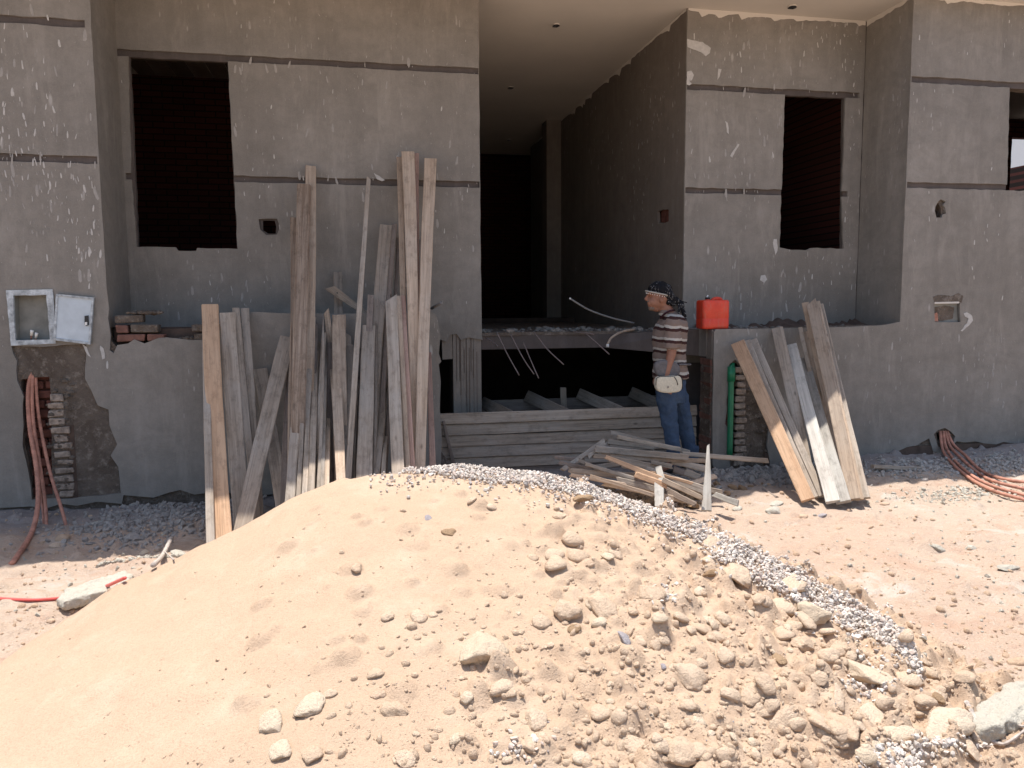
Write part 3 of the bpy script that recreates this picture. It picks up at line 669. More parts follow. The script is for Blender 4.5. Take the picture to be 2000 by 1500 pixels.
# column of cut brick ends beside the hoses
z_ = zat(115, 975, YF); ztop = zat(115, 768, YF); nrow = 13; hh = (ztop-z_)/nrow
for i in range(nrow):
    x0 = PY(97+rnd.uniform(-5, 5) + (2 if i > 8 else 8-i*.4), 870, YF).x; x1 = PY(138 + (3-i*.4) - (8 if i > 8 else 0) + rnd.uniform(-4, 3), 870, YF).x
    brick(x0, x1, YF-.004+rnd.uniform(0, .016), YF+.10, z_+i*hh+rnd.uniform(.002, .009), z_+(i+1)*hh-rnd.uniform(.002, .009), M['brick_pale'], WL, .008)
dk = MB(); a = PY(136, 975, YF); b = PY(141, 830, YF); dk.box(a.x, b.x+.004, YF+.0215, YF+.0235, a.z, b.z); dk.build('joint_shade_strip', M['void'], BLD)  # solid dark strip, its colour stands in for shade along the joint
mb = MB(); r = np.random.RandomState(17)
for i in range(90):
    px_, py_ = (r.uniform(92, 142), r.uniform(735, 975)) if i < 55 else (r.uniform(1434, 1500), r.uniform(715, 945))
    q_ = PY(px_, py_, YF+.012); s_ = r.uniform(.006, .022); V, Fa = rock_shape(400+i % 20, 1, 3); V = V*[s_*1.5, s_*.7, s_]+[q_.x, q_.y, q_.z]; mb.add(V.tolist(), Fa.tolist())
tag(mb.build('mortar_lumps', M['mortar'], BLD), kind='stuff')
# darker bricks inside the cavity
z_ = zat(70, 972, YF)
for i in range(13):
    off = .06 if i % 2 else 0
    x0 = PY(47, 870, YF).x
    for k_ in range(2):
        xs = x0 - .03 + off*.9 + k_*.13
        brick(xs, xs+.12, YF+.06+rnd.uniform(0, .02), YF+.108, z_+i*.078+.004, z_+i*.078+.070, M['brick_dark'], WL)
# broken brick courses on top of the planter, left end
def pxbrick(a, b, mat, y0=YF+.012, y1=YF+.115):
    p, q = PY(*a, YF), PY(*b, YF); brick(p.x, q.x, y0+rnd.uniform(-.004, .004), y1, min(p.z, q.z), max(p.z, q.z), mat, WL)
for a, b, mt in (((224, 634), (250, 651), M['brick']), ((252, 633), (310, 650), M['mortar']), ((226, 652), (283, 668), M['brick']), ((285, 652), (322, 666), M['brick']),
                 ((222, 615), (280, 631), M['mortar']), ((372, 633), (402, 649), M['mortar']), ((376, 651), (404, 666), M['mortar']), ((404, 633), (440, 649), M['mortar'])):
    pxbrick(a, b, mt)
chunkm = MB()
for i in range(60):                                   # broken mortar lumps on the courses
    p = PY(rnd.choice([rnd.uniform(215, 285), rnd.uniform(315, 372)]), 0, YF).x; z0 = q2(240, 612, YF)[1] if p < PY(290, 0, YF).x else q2(340, 664, YF)[1]
    s_ = rnd.uniform(.012, .035); V, Fa = rock_shape(200+i, 1, 3); V = V*[s_*1.4, s_, s_*.8] + [p, YF+.03+rnd.uniform(0, .09), z0+.004]; chunkm.add(V.tolist(), Fa.tolist())
tag(chunkm.build('broken_mortar', M['mortar'], BLD), kind='stuff')
# ---- main wall behind, left part
wl, wr = 250, 462
zg1 = zat(700, 133, YB); zg2 = zat(700, 361, YB); G = .056
xw0, xw1 = PY(251, 116, YB).x, PY(445, 122, YB).x; xw0b, xw1b = PY(267, 480, YB).x, PY(464, 484, YB).x
zsill = zat(360, 483, YB)
e1 = XP0-.008
T = [(XL-.12, zg1), (XL-.12, zg1+G), (e1, zg1+G), (e1, zg1), (xw1, zg1), (xw1+(xw1b-xw1)*.63, zg2+G), (e1, zg2+G), (e1, zg2), (xw1b-.005, zg2), (xw1b, zsill-.01), (PY(385, 484, YB).x, zsill-.004), (PY(383, 487, YB).x, zsill-.03), (PY(348, 487, YB).x, zsill-.03), (PY(343, 482, YB).x, zsill), (xw0b, zsill),
     (xw0b-.012, zg2), (xw0b-.06, zg2), (xw0b-.06, zg2+G), (xw0b-.014, zg2+G), (xw0, zg1)]
hole1 = qs([(513, 430), (536, 430), (539, 441), (538, 456), (524, 456), (513, 449)], YB)
hole1r = qs([(505, 428), (541, 427), (547, 443), (541, 458), (520, 459), (508, 448)], YB)
outer = [(XL-.25, .2), (.45, .2), (.45, 1.36)] + qs([(862, 664), (872, 668), (880, 654), (892, 652), (900, 664), (915, 659), (930, 662), (943, 664)], YB) + [(XP0, q2(945, 655, YB)[1]), (XP0-.004, 2.2), (XP0, ZC-.004), (XL-.25, ZC-.004)]
sheet('plaster_skin', outer, [T, hole1r], YB, YB+.022, M['plaster'], BLD, seed=3, hjit=.004)
winc = [(xw0+.004, zg1), (xw1-.004, zg1), (xw1b-.006, zsill-.032), (xw0b+.006, zsill-.032)]
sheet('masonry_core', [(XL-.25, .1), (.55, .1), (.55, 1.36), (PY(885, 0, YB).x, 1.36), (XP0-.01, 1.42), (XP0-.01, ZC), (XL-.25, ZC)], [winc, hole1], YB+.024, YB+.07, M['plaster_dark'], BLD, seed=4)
# returns
def plate(name, x0, x1, y0, y1, z0, z1, mat, parent=BLD):
    mb = MB(); mb.box(x0, x1, y0, y1, z0, z1); return mb.build(name, mat, parent)
plate('return_wall', XL-.14, XL-.003, YF+.025, YB-.002, zat(213, 640, YF), ZC-.004, M['plaster'])
plate('return_wall', XR+.003, XR+.14, YF+.025, YB-.002, 0.2, ZC-.004, M['plaster'])
# ---- recessed panel on the right
zg1 = zat(1500, 183, YB); zg2 = zat(1430, 379, YB)
x0w, x1w = PY(1530, 300, YB).x, PY(1652, 188, YB).x; x0b, x1b = PY(1523, 486, YB).x, PY(1648, 483, YB).x; zsill = zat(1600, 485, YB)
T = [(XP1+.008, zg1), (XP1+.008, zg1+G), (XR-.05, zg1+G), (XR-.05, zg1), (x1w, zg1), (x1w-.008, zg2+G), (x1w+.06, zg2+G), (x1w+.06, zg2), (x1w-.01, zg2), (x1b, zsill), (PY(1583, 486, YB).x, zsill+.002), (PY(1575, 489, YB).x, zsill-.02), (PY(1545, 490, YB).x, zsill-.018), (x0b, zsill+.005),
     (x0b-.002, zg2), (XP1+.006, zg2), (XP1+.006, zg2+G), (x0b+.002, zg2+G), (x0w, zg1)]
sheet('plaster_skin', [(XP1, 1.0), (XR-.002, 1.0), (XR-.002, ZC-.004), (XP1, ZC-.004)], [T], YB, YB+.022, M['plaster'], BLD, seed=5, hjit=.005)
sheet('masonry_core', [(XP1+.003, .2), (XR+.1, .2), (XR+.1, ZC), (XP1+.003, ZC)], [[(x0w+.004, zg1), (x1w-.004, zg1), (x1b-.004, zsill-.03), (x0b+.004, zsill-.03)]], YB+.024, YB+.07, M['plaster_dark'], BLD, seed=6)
# ---- right front: low wall and right block
x2 = 14.0
zg1 = zat(1880, 166, YF); zg2 = zat(1860, 369, YF); fw0 = PY(1972, 172, YF).x; fw0b = PY(1966, 369, YF).x
T = [(XR+.012, zg1), (XR+.012, zg1+G), (x2-1, zg1+G), (x2-1, zg1), (fw0+2.1, zg1), (fw0+2.1, zg2), (fw0b, zg2), (XR+.012, zg2), (XR+.012, zg2+G), (fw0b+.002, zg2+G), (fw0, zg1)]
holeR = qs([(1830, 398), (1827, 404), (1826, 412), (1829, 425), (1839, 425), (1841, 419), (1848, 417), (1846, 406), (1842, 401), (1847, 394), (1838, 389), (1833, 393)], YF)
holeRc = qs([(1828, 399), (1836, 396), (1841, 406), (1841, 424), (1830, 424), (1826, 411)], YF)
boxR = qs([(1825, 592), (1875, 591), (1876, 629), (1826, 629)], YF)
boxRr = qs([(1822, 580), (1832, 576), (1860, 578), (1872, 572), (1881, 578), (1878, 592), (1875, 590), (1825, 591)], YF)
pipeS = qs([(1424, 712), (1436, 702), (1446, 712), (1452, 730), (1462, 738), (1475, 744), (1494, 752), (1500, 790), (1502, 830), (1498, 870), (1504, 905), (1500, 942), (1430, 940), (1424, 880), (1426, 840), (1416, 828), (1420, 800), (1419, 780), (1424, 760), (1426, 740)], YF)
cabH = qs([(1824, 848), (1832, 840), (1846, 836), (1856, 842), (1866, 852), (1862, 868), (1850, 880), (1832, 872)], YF)
bot = qs([(1392, 908), (1398, 920), (1420, 945), (1500, 950), (1560, 945), (1640, 925), (1690, 893), (1722, 886), (1752, 882), (1772, 873), (1790, 870), (1800, 864), (1815, 856), (1822, 880), (1840, 890), (1868, 862), (1885, 864), (1905, 862), (1922, 866), (1946, 868), (1960, 863), (1985, 867), (2010, 868), (2200, 870)], YF)
outer = bot + [(x2, q2(2200, 870, YF)[1]), (x2, ZC-.004), (XR, ZC-.004), (XR, zat(1762, 600, YF))] + [(XR+.0, ZLR+.045), (XR-.15, ZLR+.02), (5.0, ZLR+.012), (4.6, ZLR+.002), (4.2, ZLR), (3.6, ZLR-.003), (XPR+.02, ZLR-.004), (XPR, ZLR-.03)] + [(XPR, q2(1392, 700, YF)[1]), (XPR+.004, 1.0), (XPR, q2(1392, 780, YF)[1])]
sheet('plaster_skin', outer, [T, holeR, boxR, pipeS, cabH], YF, YF+.022, M['plaster'], BLD, seed=7, hjit=.005)
core = [(XPR+.005, -.4), (x2, -.4), (x2, ZC), (XR+.012, ZC), (XR+.012, ZLR+.02), (XPR+.005, ZLR-.006)]
sheet('masonry_core', core, [holeRc, boxR, [(fw0+.005, zg1), (fw0+2.1, zg1), (fw0+2.1, zg2-.01), (fw0b+.005, zg2-.01)], qs([(1424, 716), (1440, 708), (1446, 716), (1440, 895), (1424, 890), (1417, 826)], YF), qs([(1832, 846), (1846, 842), (1852, 850), (1848, 862), (1834, 862)], YF)], YF+.024, YF+.14, M['mortar'], BLD, seed=8)
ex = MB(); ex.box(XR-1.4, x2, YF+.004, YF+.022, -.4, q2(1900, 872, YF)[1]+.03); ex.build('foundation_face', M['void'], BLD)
gh = MB(); zz = q2(1600, 640, YF)[1]
gh.box(XPR+.01, XR, YF+.145, YB-.003, ZLR-.26, ZLR-.035); gh.build('ledge_fill', M['concrete'], BLD)
gh = MB(); a = q2(1345, 645, YF+.3)
gh.box(XPR-.004, XPR+.6, YF+.03, YF+.14, q2(1392, 700, YF)[1]-.005, ZLR-.008, j=.003); gh.build('ledge_beam', M['concrete'], BLD)
gh = MB(); gh.box(XPR-.006, XPR+.3, YF+.143, YB+.02, q2(1392, 700, YF)[1]+.005, ZLR-.01, j=.003); gh.build('ledge_beam', M['concrete'], BLD)
# bricks at the end of the low wall (their ends show as a reddish strip)
ST = empty('brick_pier', (XPR, YF, 0)); ST.parent = BLD
z_ = -.02; zt = q2(1392, 700, YF)[1]-.006; nr = 15; hh = (zt-z_)/nr
for i in range(nr):
    brick(XPR-.012+rnd.uniform(-.004, .004), XPR+.2, YF+.03+rnd.uniform(0, .006), YF+.27, z_+i*hh+.0015, z_+(i+1)*hh-.0015, M['brick'], ST)
plate('pier_joints', XPR-.008, XPR+.18, YF+.036, YF+.25, -.1, zt, M['mortar'])
# pale brick ends in the pipe slot
zb = q2(1447, 940, YF)[1]; zt = q2(1447, 716, YF)[1]; nr = 16; hh = (zt-zb)/nr
for i in range(nr):
    xa_ = PY(1436+rnd.uniform(-1, 2), 800, YF).x; xb_ = PY(1458-i*.1+rnd.uniform(-2, 5)*(i < 9), 800, YF).x
    brick(xa_, xb_, YF-.002+rnd.uniform(0, .012), YF+.06, zb+i*hh+.008, zb+(i+1)*hh-.005, M['brick_pale'], ST, .007)
# foam collar round the conduit hole, brick bits
for a, b in (((1822, 872), (1838, 888)),):
    pxbrick(a, b, M['brick_pale'], YF+.0, YF+.06)
# ---- passage
XP = XP1
pa, pb = PX(1300, 410, XP), PX(1284, 434, XP)
hp = [(PX(1306, 408, XP).y, PX(1306, 408, XP).z), (PX(1306, 432, XP).y, PX(1306, 432, XP).z), (PX(1285, 437, XP).y, PX(1285, 437, XP).z), (PX(1284, 413, XP).y, PX(1284, 413, XP).z)]
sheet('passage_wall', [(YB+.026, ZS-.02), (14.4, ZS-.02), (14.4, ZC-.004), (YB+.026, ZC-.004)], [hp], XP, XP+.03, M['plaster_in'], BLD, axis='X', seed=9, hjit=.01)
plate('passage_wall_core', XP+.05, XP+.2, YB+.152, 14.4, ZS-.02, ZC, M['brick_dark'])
yp = 12.25
xp = PY(1068, 400, yp).x
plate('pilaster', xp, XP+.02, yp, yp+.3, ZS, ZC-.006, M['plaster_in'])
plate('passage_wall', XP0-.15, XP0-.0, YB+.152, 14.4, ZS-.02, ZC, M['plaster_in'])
plate('passage_wall', -1.5, XP0-.16, 14.2, 14.4, .1, ZC, M['room'])
# far end: an unplastered stair hall in darkness
mb = MB(); mb.box(XP0-2, XP+2, 18.0, 18.2, -.3, 5.2); mb.box(XP0-2.2, XP0-2, 14.4, 18.2, -.3, 5.2); mb.box(XP+2, XP+2.2, 14.4, 18.2, -.3, 5.2)
mb.box(XP0-2.2, XP+2.2, 14.4, 18.2, 5.2, 5.3); mb.box(XP+.2, XP+2.2, 14.3, 14.4, ZS, 5.2); mb.box(XP0-2.2, XP+2.2, 14.4, 18.2, ZS-.2, ZS); mb.box(XP0-2.2, XP+2.2, 14.28, 14.4, ZC+.2, 5.2)
mb.build('stair_hall', M['room_brick'], BLD)
# floor slab of the passage with ragged front edge
r = random.Random(4)
fe = [(XP0-.3, YB+.16), (XP0-.02, YB+.12)]
n_ = 26
for i in range(n_+1):
    x = XP0 + (XP1-XP0)*i/n_; fe.append((x, YB + .02 + r.uniform(-.012, .016)))
fe += [(XP1+.3, YB+.16), (XP1+.3, 14.4), (XP0-.3, 14.4)]
zsb = zat(1100, 680, YB+.03)
sheet('floor_slab', fe, [], ZS, ZS-.03, M['mortar'], BLD, axis='Z', step=0, seed=1)
sheet('edge_beam', [(XP0-.1, YB+.03), (XP1+.2, YB+.03), (XP1+.2, YB+.24), (XP0-.1, YB+.24)], [], ZS-.031, zsb, M['plaster_dark'], BLD, axis='Z', step=.05, jit=.003, seed=2)
# side beam coming forward on the right, under the ledge
mb = MB(); a = PY(1180, 678, YB+.0); zlow = q2(1392, 700, YF)[1]
mb.add([(a.x, YB+.025, zsb), (XPR-.01, YF+.30, zlow+.005), (XPR-.01, YF+.30, ZLR-.012), (a.x+.1, YB+.025, ZS-.032), (XPR-.01, YB+.028, zlow+.005), (XPR-.01, YB+.028, ZLR-.012)],
       [(0, 1, 2, 3), (1, 4, 5, 2), (3, 2, 5), (0, 4, 1), (0, 3, 5, 4)])
mb.build('haunch_beam', M['plaster_dark'], BLD)
rb = MB()                                     # lumps of spilled mortar and rubble on the slab edge and ledge
r = np.random.RandomState(8)
for i in range(420):
    if i < 200: x, y, z0 = r.uniform(XP0, XP1), YB+.05+abs(r.normal(0, .5)), ZS
    else: x, y, z0 = r.uniform(XPR+.05, XR-.02), YB-.02-abs(r.normal(0, .22)), ZLR-.02
    y = max(y, YF+.05); s_ = .006+.03*r.uniform()**3; V, Fa = rock_shape(300+i % 20, 1, 3); V = V*[s_*1.4, s_*1.2, s_*.8]+[x, y, z0+s_*.3]; rb.add(V.tolist(), Fa.tolist())
tag(rb.build('mortar_crumbs', M['concrete'], BLD), kind='stuff')
lg = MB(); n_ = 60                           # dark dirt piled along the ledge
xs_ = np.linspace(XPR+.12, XR-.01, n_); vs = []
for i, x in enumerate(xs_):
    h_ = .035+.03*vnoise(np.array([x*3.0]), np.array([0.]), 5)[0]+.012*r.normal()
    for yy, zz in ((YF+.15, ZLR-.03), (YF+.35, ZLR-.03+h_*.3), (YB-.12, ZLR-.025+h_*.9), (YB-.004, ZLR-.01+h_*1.4)): vs.append((x, yy, zz))
lg.add(vs, [(i*4+k_, (i+1)*4+k_, (i+1)*4+k_+1, i*4+k_+1) for i in range(n_-1) for k_ in range(3)])
lg.build('ledge_dirt', M['void'], BLD, True)
# ---- concrete column, board marked
mb = MB(); xc0, xc1 = PY(886, 740, YB).x, PY(941, 740, YB).x
xs_ = [xc0, xc0+.03, xc0+.075, xc0+.10, xc0+.13, xc0+.165, xc0+.2, xc0+.235, xc1]
for i in range(len(xs_)-1):
    dy = [0, .004, -.001, .005, .001, .004, 0, .003][i]
    if xs_[i+1] > xs_[i]: mb.box(xs_[i]+.0004, xs_[i+1]-.0004, YB+.02+dy, YB+.3, -.1, 1.352+.001*i, j=.0015)
o = mb.build('column', M['concrete'], BLD)
r = random.Random(5); mb = MB()
for k_ in range(9):
    x = xc0 + (xc1-xc0)*(.12+.8*k_/9)+r.uniform(-.008, .008); z0 = r.uniform(.5, 1.0); z1 = r.uniform(1.15, 1.34); mb.add([(x-.0015, YB+.0165, z0), (x+.0015, YB+.0165, z0), (x+.003, YB+.0165, z1), (x-.001, YB+.0165, z1), (x, YB+.03, z0), (x+.001, YB+.03, z1)], [(0, 1, 2, 3), (0, 4, 5, 3), (1, 2, 5, 4)])
tag(mb.build('board_mark_cracks', M['void'], BLD), kind='stuff')
mb = MB(); mb.box(PY(864, 680, YB).x, xc0-.004, YB+.03, YB+.22, zat(875, 702, YB), 1.36, j=.004); mb.build('column_head', M['concrete'], BLD)
mb = MB()                                    # basement enclosure
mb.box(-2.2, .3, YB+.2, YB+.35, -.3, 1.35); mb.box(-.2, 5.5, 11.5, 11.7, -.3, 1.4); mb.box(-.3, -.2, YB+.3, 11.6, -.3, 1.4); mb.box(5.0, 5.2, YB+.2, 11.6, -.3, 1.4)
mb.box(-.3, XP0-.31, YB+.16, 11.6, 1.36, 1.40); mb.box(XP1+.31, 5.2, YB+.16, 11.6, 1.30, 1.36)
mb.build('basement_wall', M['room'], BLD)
plate('planter_end_wall', XPL-.12, XPL-.012, YF+.145, YB+.0, -.2, 1.5, M['mortar'])
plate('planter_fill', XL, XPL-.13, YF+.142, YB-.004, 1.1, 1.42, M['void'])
# ---- rooms behind the windows
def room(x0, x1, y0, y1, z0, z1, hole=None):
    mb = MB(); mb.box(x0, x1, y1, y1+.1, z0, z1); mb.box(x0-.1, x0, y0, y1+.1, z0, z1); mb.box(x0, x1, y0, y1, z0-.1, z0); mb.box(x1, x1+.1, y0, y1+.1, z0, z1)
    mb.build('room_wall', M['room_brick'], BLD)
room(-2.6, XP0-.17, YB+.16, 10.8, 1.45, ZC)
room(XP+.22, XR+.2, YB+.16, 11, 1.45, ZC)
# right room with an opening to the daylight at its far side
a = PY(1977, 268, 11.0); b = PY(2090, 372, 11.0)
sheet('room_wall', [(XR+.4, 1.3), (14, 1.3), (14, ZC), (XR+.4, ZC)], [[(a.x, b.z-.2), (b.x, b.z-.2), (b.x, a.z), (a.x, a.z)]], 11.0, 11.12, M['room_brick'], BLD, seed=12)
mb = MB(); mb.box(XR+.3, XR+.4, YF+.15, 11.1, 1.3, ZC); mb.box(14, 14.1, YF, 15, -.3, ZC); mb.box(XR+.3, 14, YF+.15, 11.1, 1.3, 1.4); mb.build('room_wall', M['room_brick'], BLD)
# boarded soffit inside the left room (board marks show faintly through the window)
for i in range(15):
    mb = MB(); x = -2.5+i*.22; mb.add([(x, YB+.17, ZC-.012), (x+.21, YB+.17, ZC-.012), (x+.21, 10.78, ZC-.012), (x, 10.78, ZC-.012), (x, YB+.17, ZC-.002), (x+.21, YB+.17, ZC-.002), (x+.21, 10.78, ZC-.002), (x, 10.78, ZC-.002)], [(0, 1, 2, 3), (4, 7, 6, 5), (0, 4, 5, 1), (3, 2, 6, 7), (0, 3, 7, 4), (1, 5, 6, 2)])
    mb.build('ceiling_board', M['dark'], BLD)
# ---- upper floor slab with its balcony edge, and the storey above
YO = [(-8, 5.90), (-1.6, 5.93), (-1.1, 6.04), (1.9, 6.16), (3.0, 6.40), (14.3, 6.6)]
sheet('balcony_slab', YO + [(14.3, 11.3), (6.5, 11.3), (6.5, 15.2), (-8, 15.2)], [], ZC, ZC+.16, M['ceiling'], BLD, axis='Z', step=0)
plate('upper_storey', -8, 14.2, 7.5, 11.25, ZC+.162, ZC+3.0, M['plaster'])
plate('side_wall', -7.7, -7.52, YF+.03, 15.0, -.3, ZC, M['plaster'])
# ragged edge of ceiling paint running down the walls
def drips(x0, x1, Y, seed, amp=.035, axis='Y', c=None):
    r = random.Random(seed); n_ = max(6, int(abs(x1-x0)/.035)); pts = [(x0, ZC-.003)]; z = .02
    low = []
    for i in range(n_+1):
        x = x0+(x1-x0)*i/n_; z = max(.004, z*.7+r.uniform(0, amp)*.45 + (r.uniform(.02, .06) if r.random() < .05 else 0)); low.append((x, ZC-.003-z))
    pts = [(x1, ZC-.002), (x0, ZC-.002)] + low
    sheet('ceiling_paint_edge', pts, [], Y-.003 if axis == 'Y' else Y-.003, Y+.001, M['ceiling'], BLD, axis=axis, step=0)
drips(XP1+.01, XR-.01, YB, 1); drips(XR+.01, 9.5, YF, 2, .03); drips(YB+.03, 14, XP, 3, .02, 'X'); drips(YF+.02, YB-.01, XR+.001, 4, .05, 'X')
# ceiling outlets
for px, py, rr in ((1087, 48, .035), (1548, 12, .04), (998, 170, .035), (995, 272, .03)):
    p = PZ(px, py, ZC-.004); t = tag(empty('ceiling_outlet', p), {1087: 'round electrical outlet in the passage ceiling nearest the street', 1548: 'round outlet in the ceiling above the right window', 998: 'faint middle outlet deeper in the passage ceiling', 995: 'farthest outlet at the dark end of the passage ceiling'}[px], 'ceiling outlet')
    mb = MB(); n_ = 14
    mb.tube([(p.x, p.y, ZC-.012), (p.x, p.y, ZC-.001)], rr, n_); mb.build('ring', M['ceiling'], t)
    mb = MB(); mb.tube([(p.x, p.y, ZC-.02), (p.x, p.y, ZC-.0125)], rr*.95, n_); mb.box(p.x-rr*1.2, p.x+rr*.2, p.y-.006, p.y+.006, ZC-.032, ZC-.021); mb.build('cover', M['black'], t)
# ---- splashes of whitewash on the render: real thin crusts, longer than wide
def splats(name, N, rect, Y, mat, s0, s1, seed, dens=None, axis='Y', avoid=()):
    r = random.Random(seed); mb = MB(); n_ = 0; x0, x1, z0, z1 = rect; g = 0
    while n_ < N and g < N*12:
        g += 1
        x, z = r.uniform(x0, x1), r.uniform(z0, z1)
        cl = float(vnoise(np.array([x*1.6]), np.array([z*1.4]), seed)[0])
        if r.random() > .08 + .92*max(0, cl+.1): continue
        if dens and r.random() > dens(x, z): continue
        if any(a <= x <= b and c <= z <= d_ for a, b, c, d_ in avoid): continue
        L = s0+(s1-s0)*r.random()**3.2; Wd = L*r.uniform(.16, .42); tl = r.gauss(0, .14); k_ = 8; vs = []
        for ring, hh in ((1, 0), (.5, .0016)):
            for i in range(k_):
                a = 2*math.pi*i/k_; xx = math.cos(a)*Wd*ring*r.uniform(.75, 1.15)*(1.0 if math.sin(a) < 0 else .75); zz_ = math.sin(a)*L*ring*r.uniform(.85, 1.1)
                u, v = x+xx+tl*zz_, z+zz_
                vs.append((u, Y-.0009-hh, v) if axis == 'Y' else (Y-.0009-hh, u, v))
        mb.add(vs, [(i, (i+1) % k_, k_+(i+1) % k_, k_+i) for i in range(k_)] + [tuple(k_+i for i in range(k_))]); n_ += 1
    tag(mb.build(name, mat, BLD), kind='stuff')
win1 = (xw0-.03, xw1b+.02, zat(350, 486, YB), 9)
zl = q2(100, 680, YF)[1]
splats('whitewash_splashes', 560, (-3.4, XL-.01, 1.0, ZC), YF, M['splat'], .004, .036, 21, lambda x, z: 1.0 if z > 1.5 else .35, avoid=[(PY(14, 0, YF).x-.1, PY(190, 0, YF).x, zat(100, 680, YF), zat(60, 560, YF))])
splats('whitewash_splashes', 420, (-3.4, XL-.01, 1.3, ZC), YF, M['splat2'], .008, .06, 22, avoid=[(PY(14, 0, YF).x-.1, PY(190, 0, YF).x, zat(100, 680, YF), zat(60, 560, YF))])
splats('whitewash_splashes', 170, (XL, XP0-.03, 1.6, ZC), YB, M['splat'], .005, .026, 23, avoid=[win1])
splats('whitewash_splashes', 260, (XL, XP0-.01, 1.45, ZC), YB, M['splat2'], .006, .05, 24, lambda x, z: 1 if x > XP0-.35 else .5, avoid=[win1])
win2 = (x0b-.02, x1w+.02, zat(1600, 488, YB), zat(1600, 182, YB))
splats('whitewash_splashes', 150, (XP1, XR-.01, 1.5, ZC), YB, M['splat'], .005, .036, 25, avoid=[win2])
splats('whitewash_splashes', 260, (XP1, XR-.01, 1.45, ZC), YB, M['splat2'], .008, .06, 26, lambda x, z: 1 if z < 2.4 else .4, avoid=[win2])
splats('whitewash_splashes', 200, (XR, 9, .4, ZC), YF, M['splat'], .005, .030, 27, avoid=[(fw0, 10, zg2, zg1), (PY(1815, 0, YF).x, PY(1890, 0, YF).x, zat(1850, 632, YF), zat(1850, 570, YF))])
splats('whitewash_splashes', 300, (XPR, 9, .5, ZLR), YF, M['splat2'], .008, .045, 28, avoid=[(PY(1410, 0, YF).x, PY(1510, 0, YF).x, 0, 1.3), (XR, 9, 1.3, 2)])
splats('whitewash_splashes', 330, (YB+.1, 13, 1.6, ZC), XP, M['splat2'], .006, .04, 29, axis='X')
splats('whitewash_splashes', 90, (YF+.05, YB-.05, 1.6, ZC), XR+.002, M['splat2'], .006, .05, 30, axis='X')
splats('whitewash_splashes', 60, (XL, XPL-.02, .5, 1.5), YF, M['splat2'], .005, .03, 31)
sheet('patch', boxRr, [], YF-.003, YF-.0005, M['mortar'], BLD, step=.02, jit=.003)
# a few large singular smears
def smear(pts, Y, seed=0):
    sheet('whitewash_smear', qs(pts, Y), [], Y-.004, Y-.0005, M['splat'], BLD, step=.03, jit=.006, seed=seed)
smear([(1342, 76), (1352, 79), (1372, 82), (1388, 94), (1386, 104), (1378, 110), (1370, 103), (1352, 96), (1343, 92)], YB, 1)
smear([(1342, 140), (1350, 138), (1355, 147), (1351, 157), (1346, 158), (1351, 164), (1346, 167), (1341, 165)], YB, 2)
smear([(1426, 305), (1441, 281), (1444, 282), (1430, 308)], YB, 3)
smear([(1416, 236), (1421, 240), (1423, 262), (1419, 258)], YB, 4)
smear([(1403, 134), (1409, 136), (1405, 150), (1401, 156)], YB, 5)
smear([(1511, 467), (1517, 467), (1518, 490), (1514, 498), (1510, 480)], YB, 6)
smear([(1486, 538), (1494, 537), (1498, 546), (1492, 552), (1484, 547)], YB, 7)
smear([(730, 338), (735, 341), (752, 352), (746, 354), (736, 350)], YB, 8)
smear([(1882, 612), (1888, 610), (1898, 617), (1900, 626), (1892, 636), (1879, 647), (1876, 646), (1888, 632), (1891, 622), (1884, 618)], YF, 9)
smear([(161, 672), (170, 678), (178, 698), (172, 694), (168, 688)], YF, 10)
smear([(196, 675), (202, 680), (205, 700), (200, 702), (198, 690)], YF, 11)
# ================================================================ timber
def plank_mesh(L, w0, w1, t, seed, top='square', bow=0.0, nseg=9, chip=.004):
    """board along +Z from 0 to L; w0 wide at the foot, w1 at the head; weathered edges"""
    r = random.Random(seed); vs = []; e = min(t, w0)*.16; ring = 8
    bx_, by_ = r.uniform(-1, 1)*bow, r.uniform(-1, 1)*bow*.6
    for i in range(nseg+1):
        s_ = i/nseg; z = L*s_; w_ = (w0+(w1-w0)*s_)/2*(1+r.uniform(-.02, .02)); cx = bx_*math.sin(math.pi*s_)*L + r.uniform(-1, 1)*.0012; cy = by_*math.sin(math.pi*s_)*L
        h = t/2
        for (x, y) in ((-w_+e, -h), (w_-e, -h), (w_, -h+e), (w_, h-e), (w_-e, h), (-w_+e, h), (-w_, h-e), (-w_, -h+e)):
            zz = z
            if i in (0, nseg): zz += r.uniform(-chip, chip)
            if i == nseg:
                if top == 'slantr': zz += x/w_*w_*.8
                elif top == 'slantl': zz -= x/w_*w_*.8
                elif top == 'round': zz -= (abs(x)/w_)**2*w_*.7
                elif top == 'point': x = x*.25; zz += .01
                elif top == 'jag': zz += r.uniform(-.035, .012)
            if i and i < nseg and r.random() < .06: x *= .93
            vs.append((x+cx, y+cy+r.uniform(-.0008, .0008), zz))
    fs = [tuple(range(ring))[::-1]] + [(i*ring+k_, i*ring+(k_+1) % ring, (i+1)*ring+(k_+1) % ring, (i+1)*ring+k_) for i in range(nseg) for k_ in range(ring)] + [tuple(nseg*ring+k_ for k_ in range(ring))]
    mb = MB(); mb.add(vs, fs); return mb.mesh('plank')
pseed = [0]
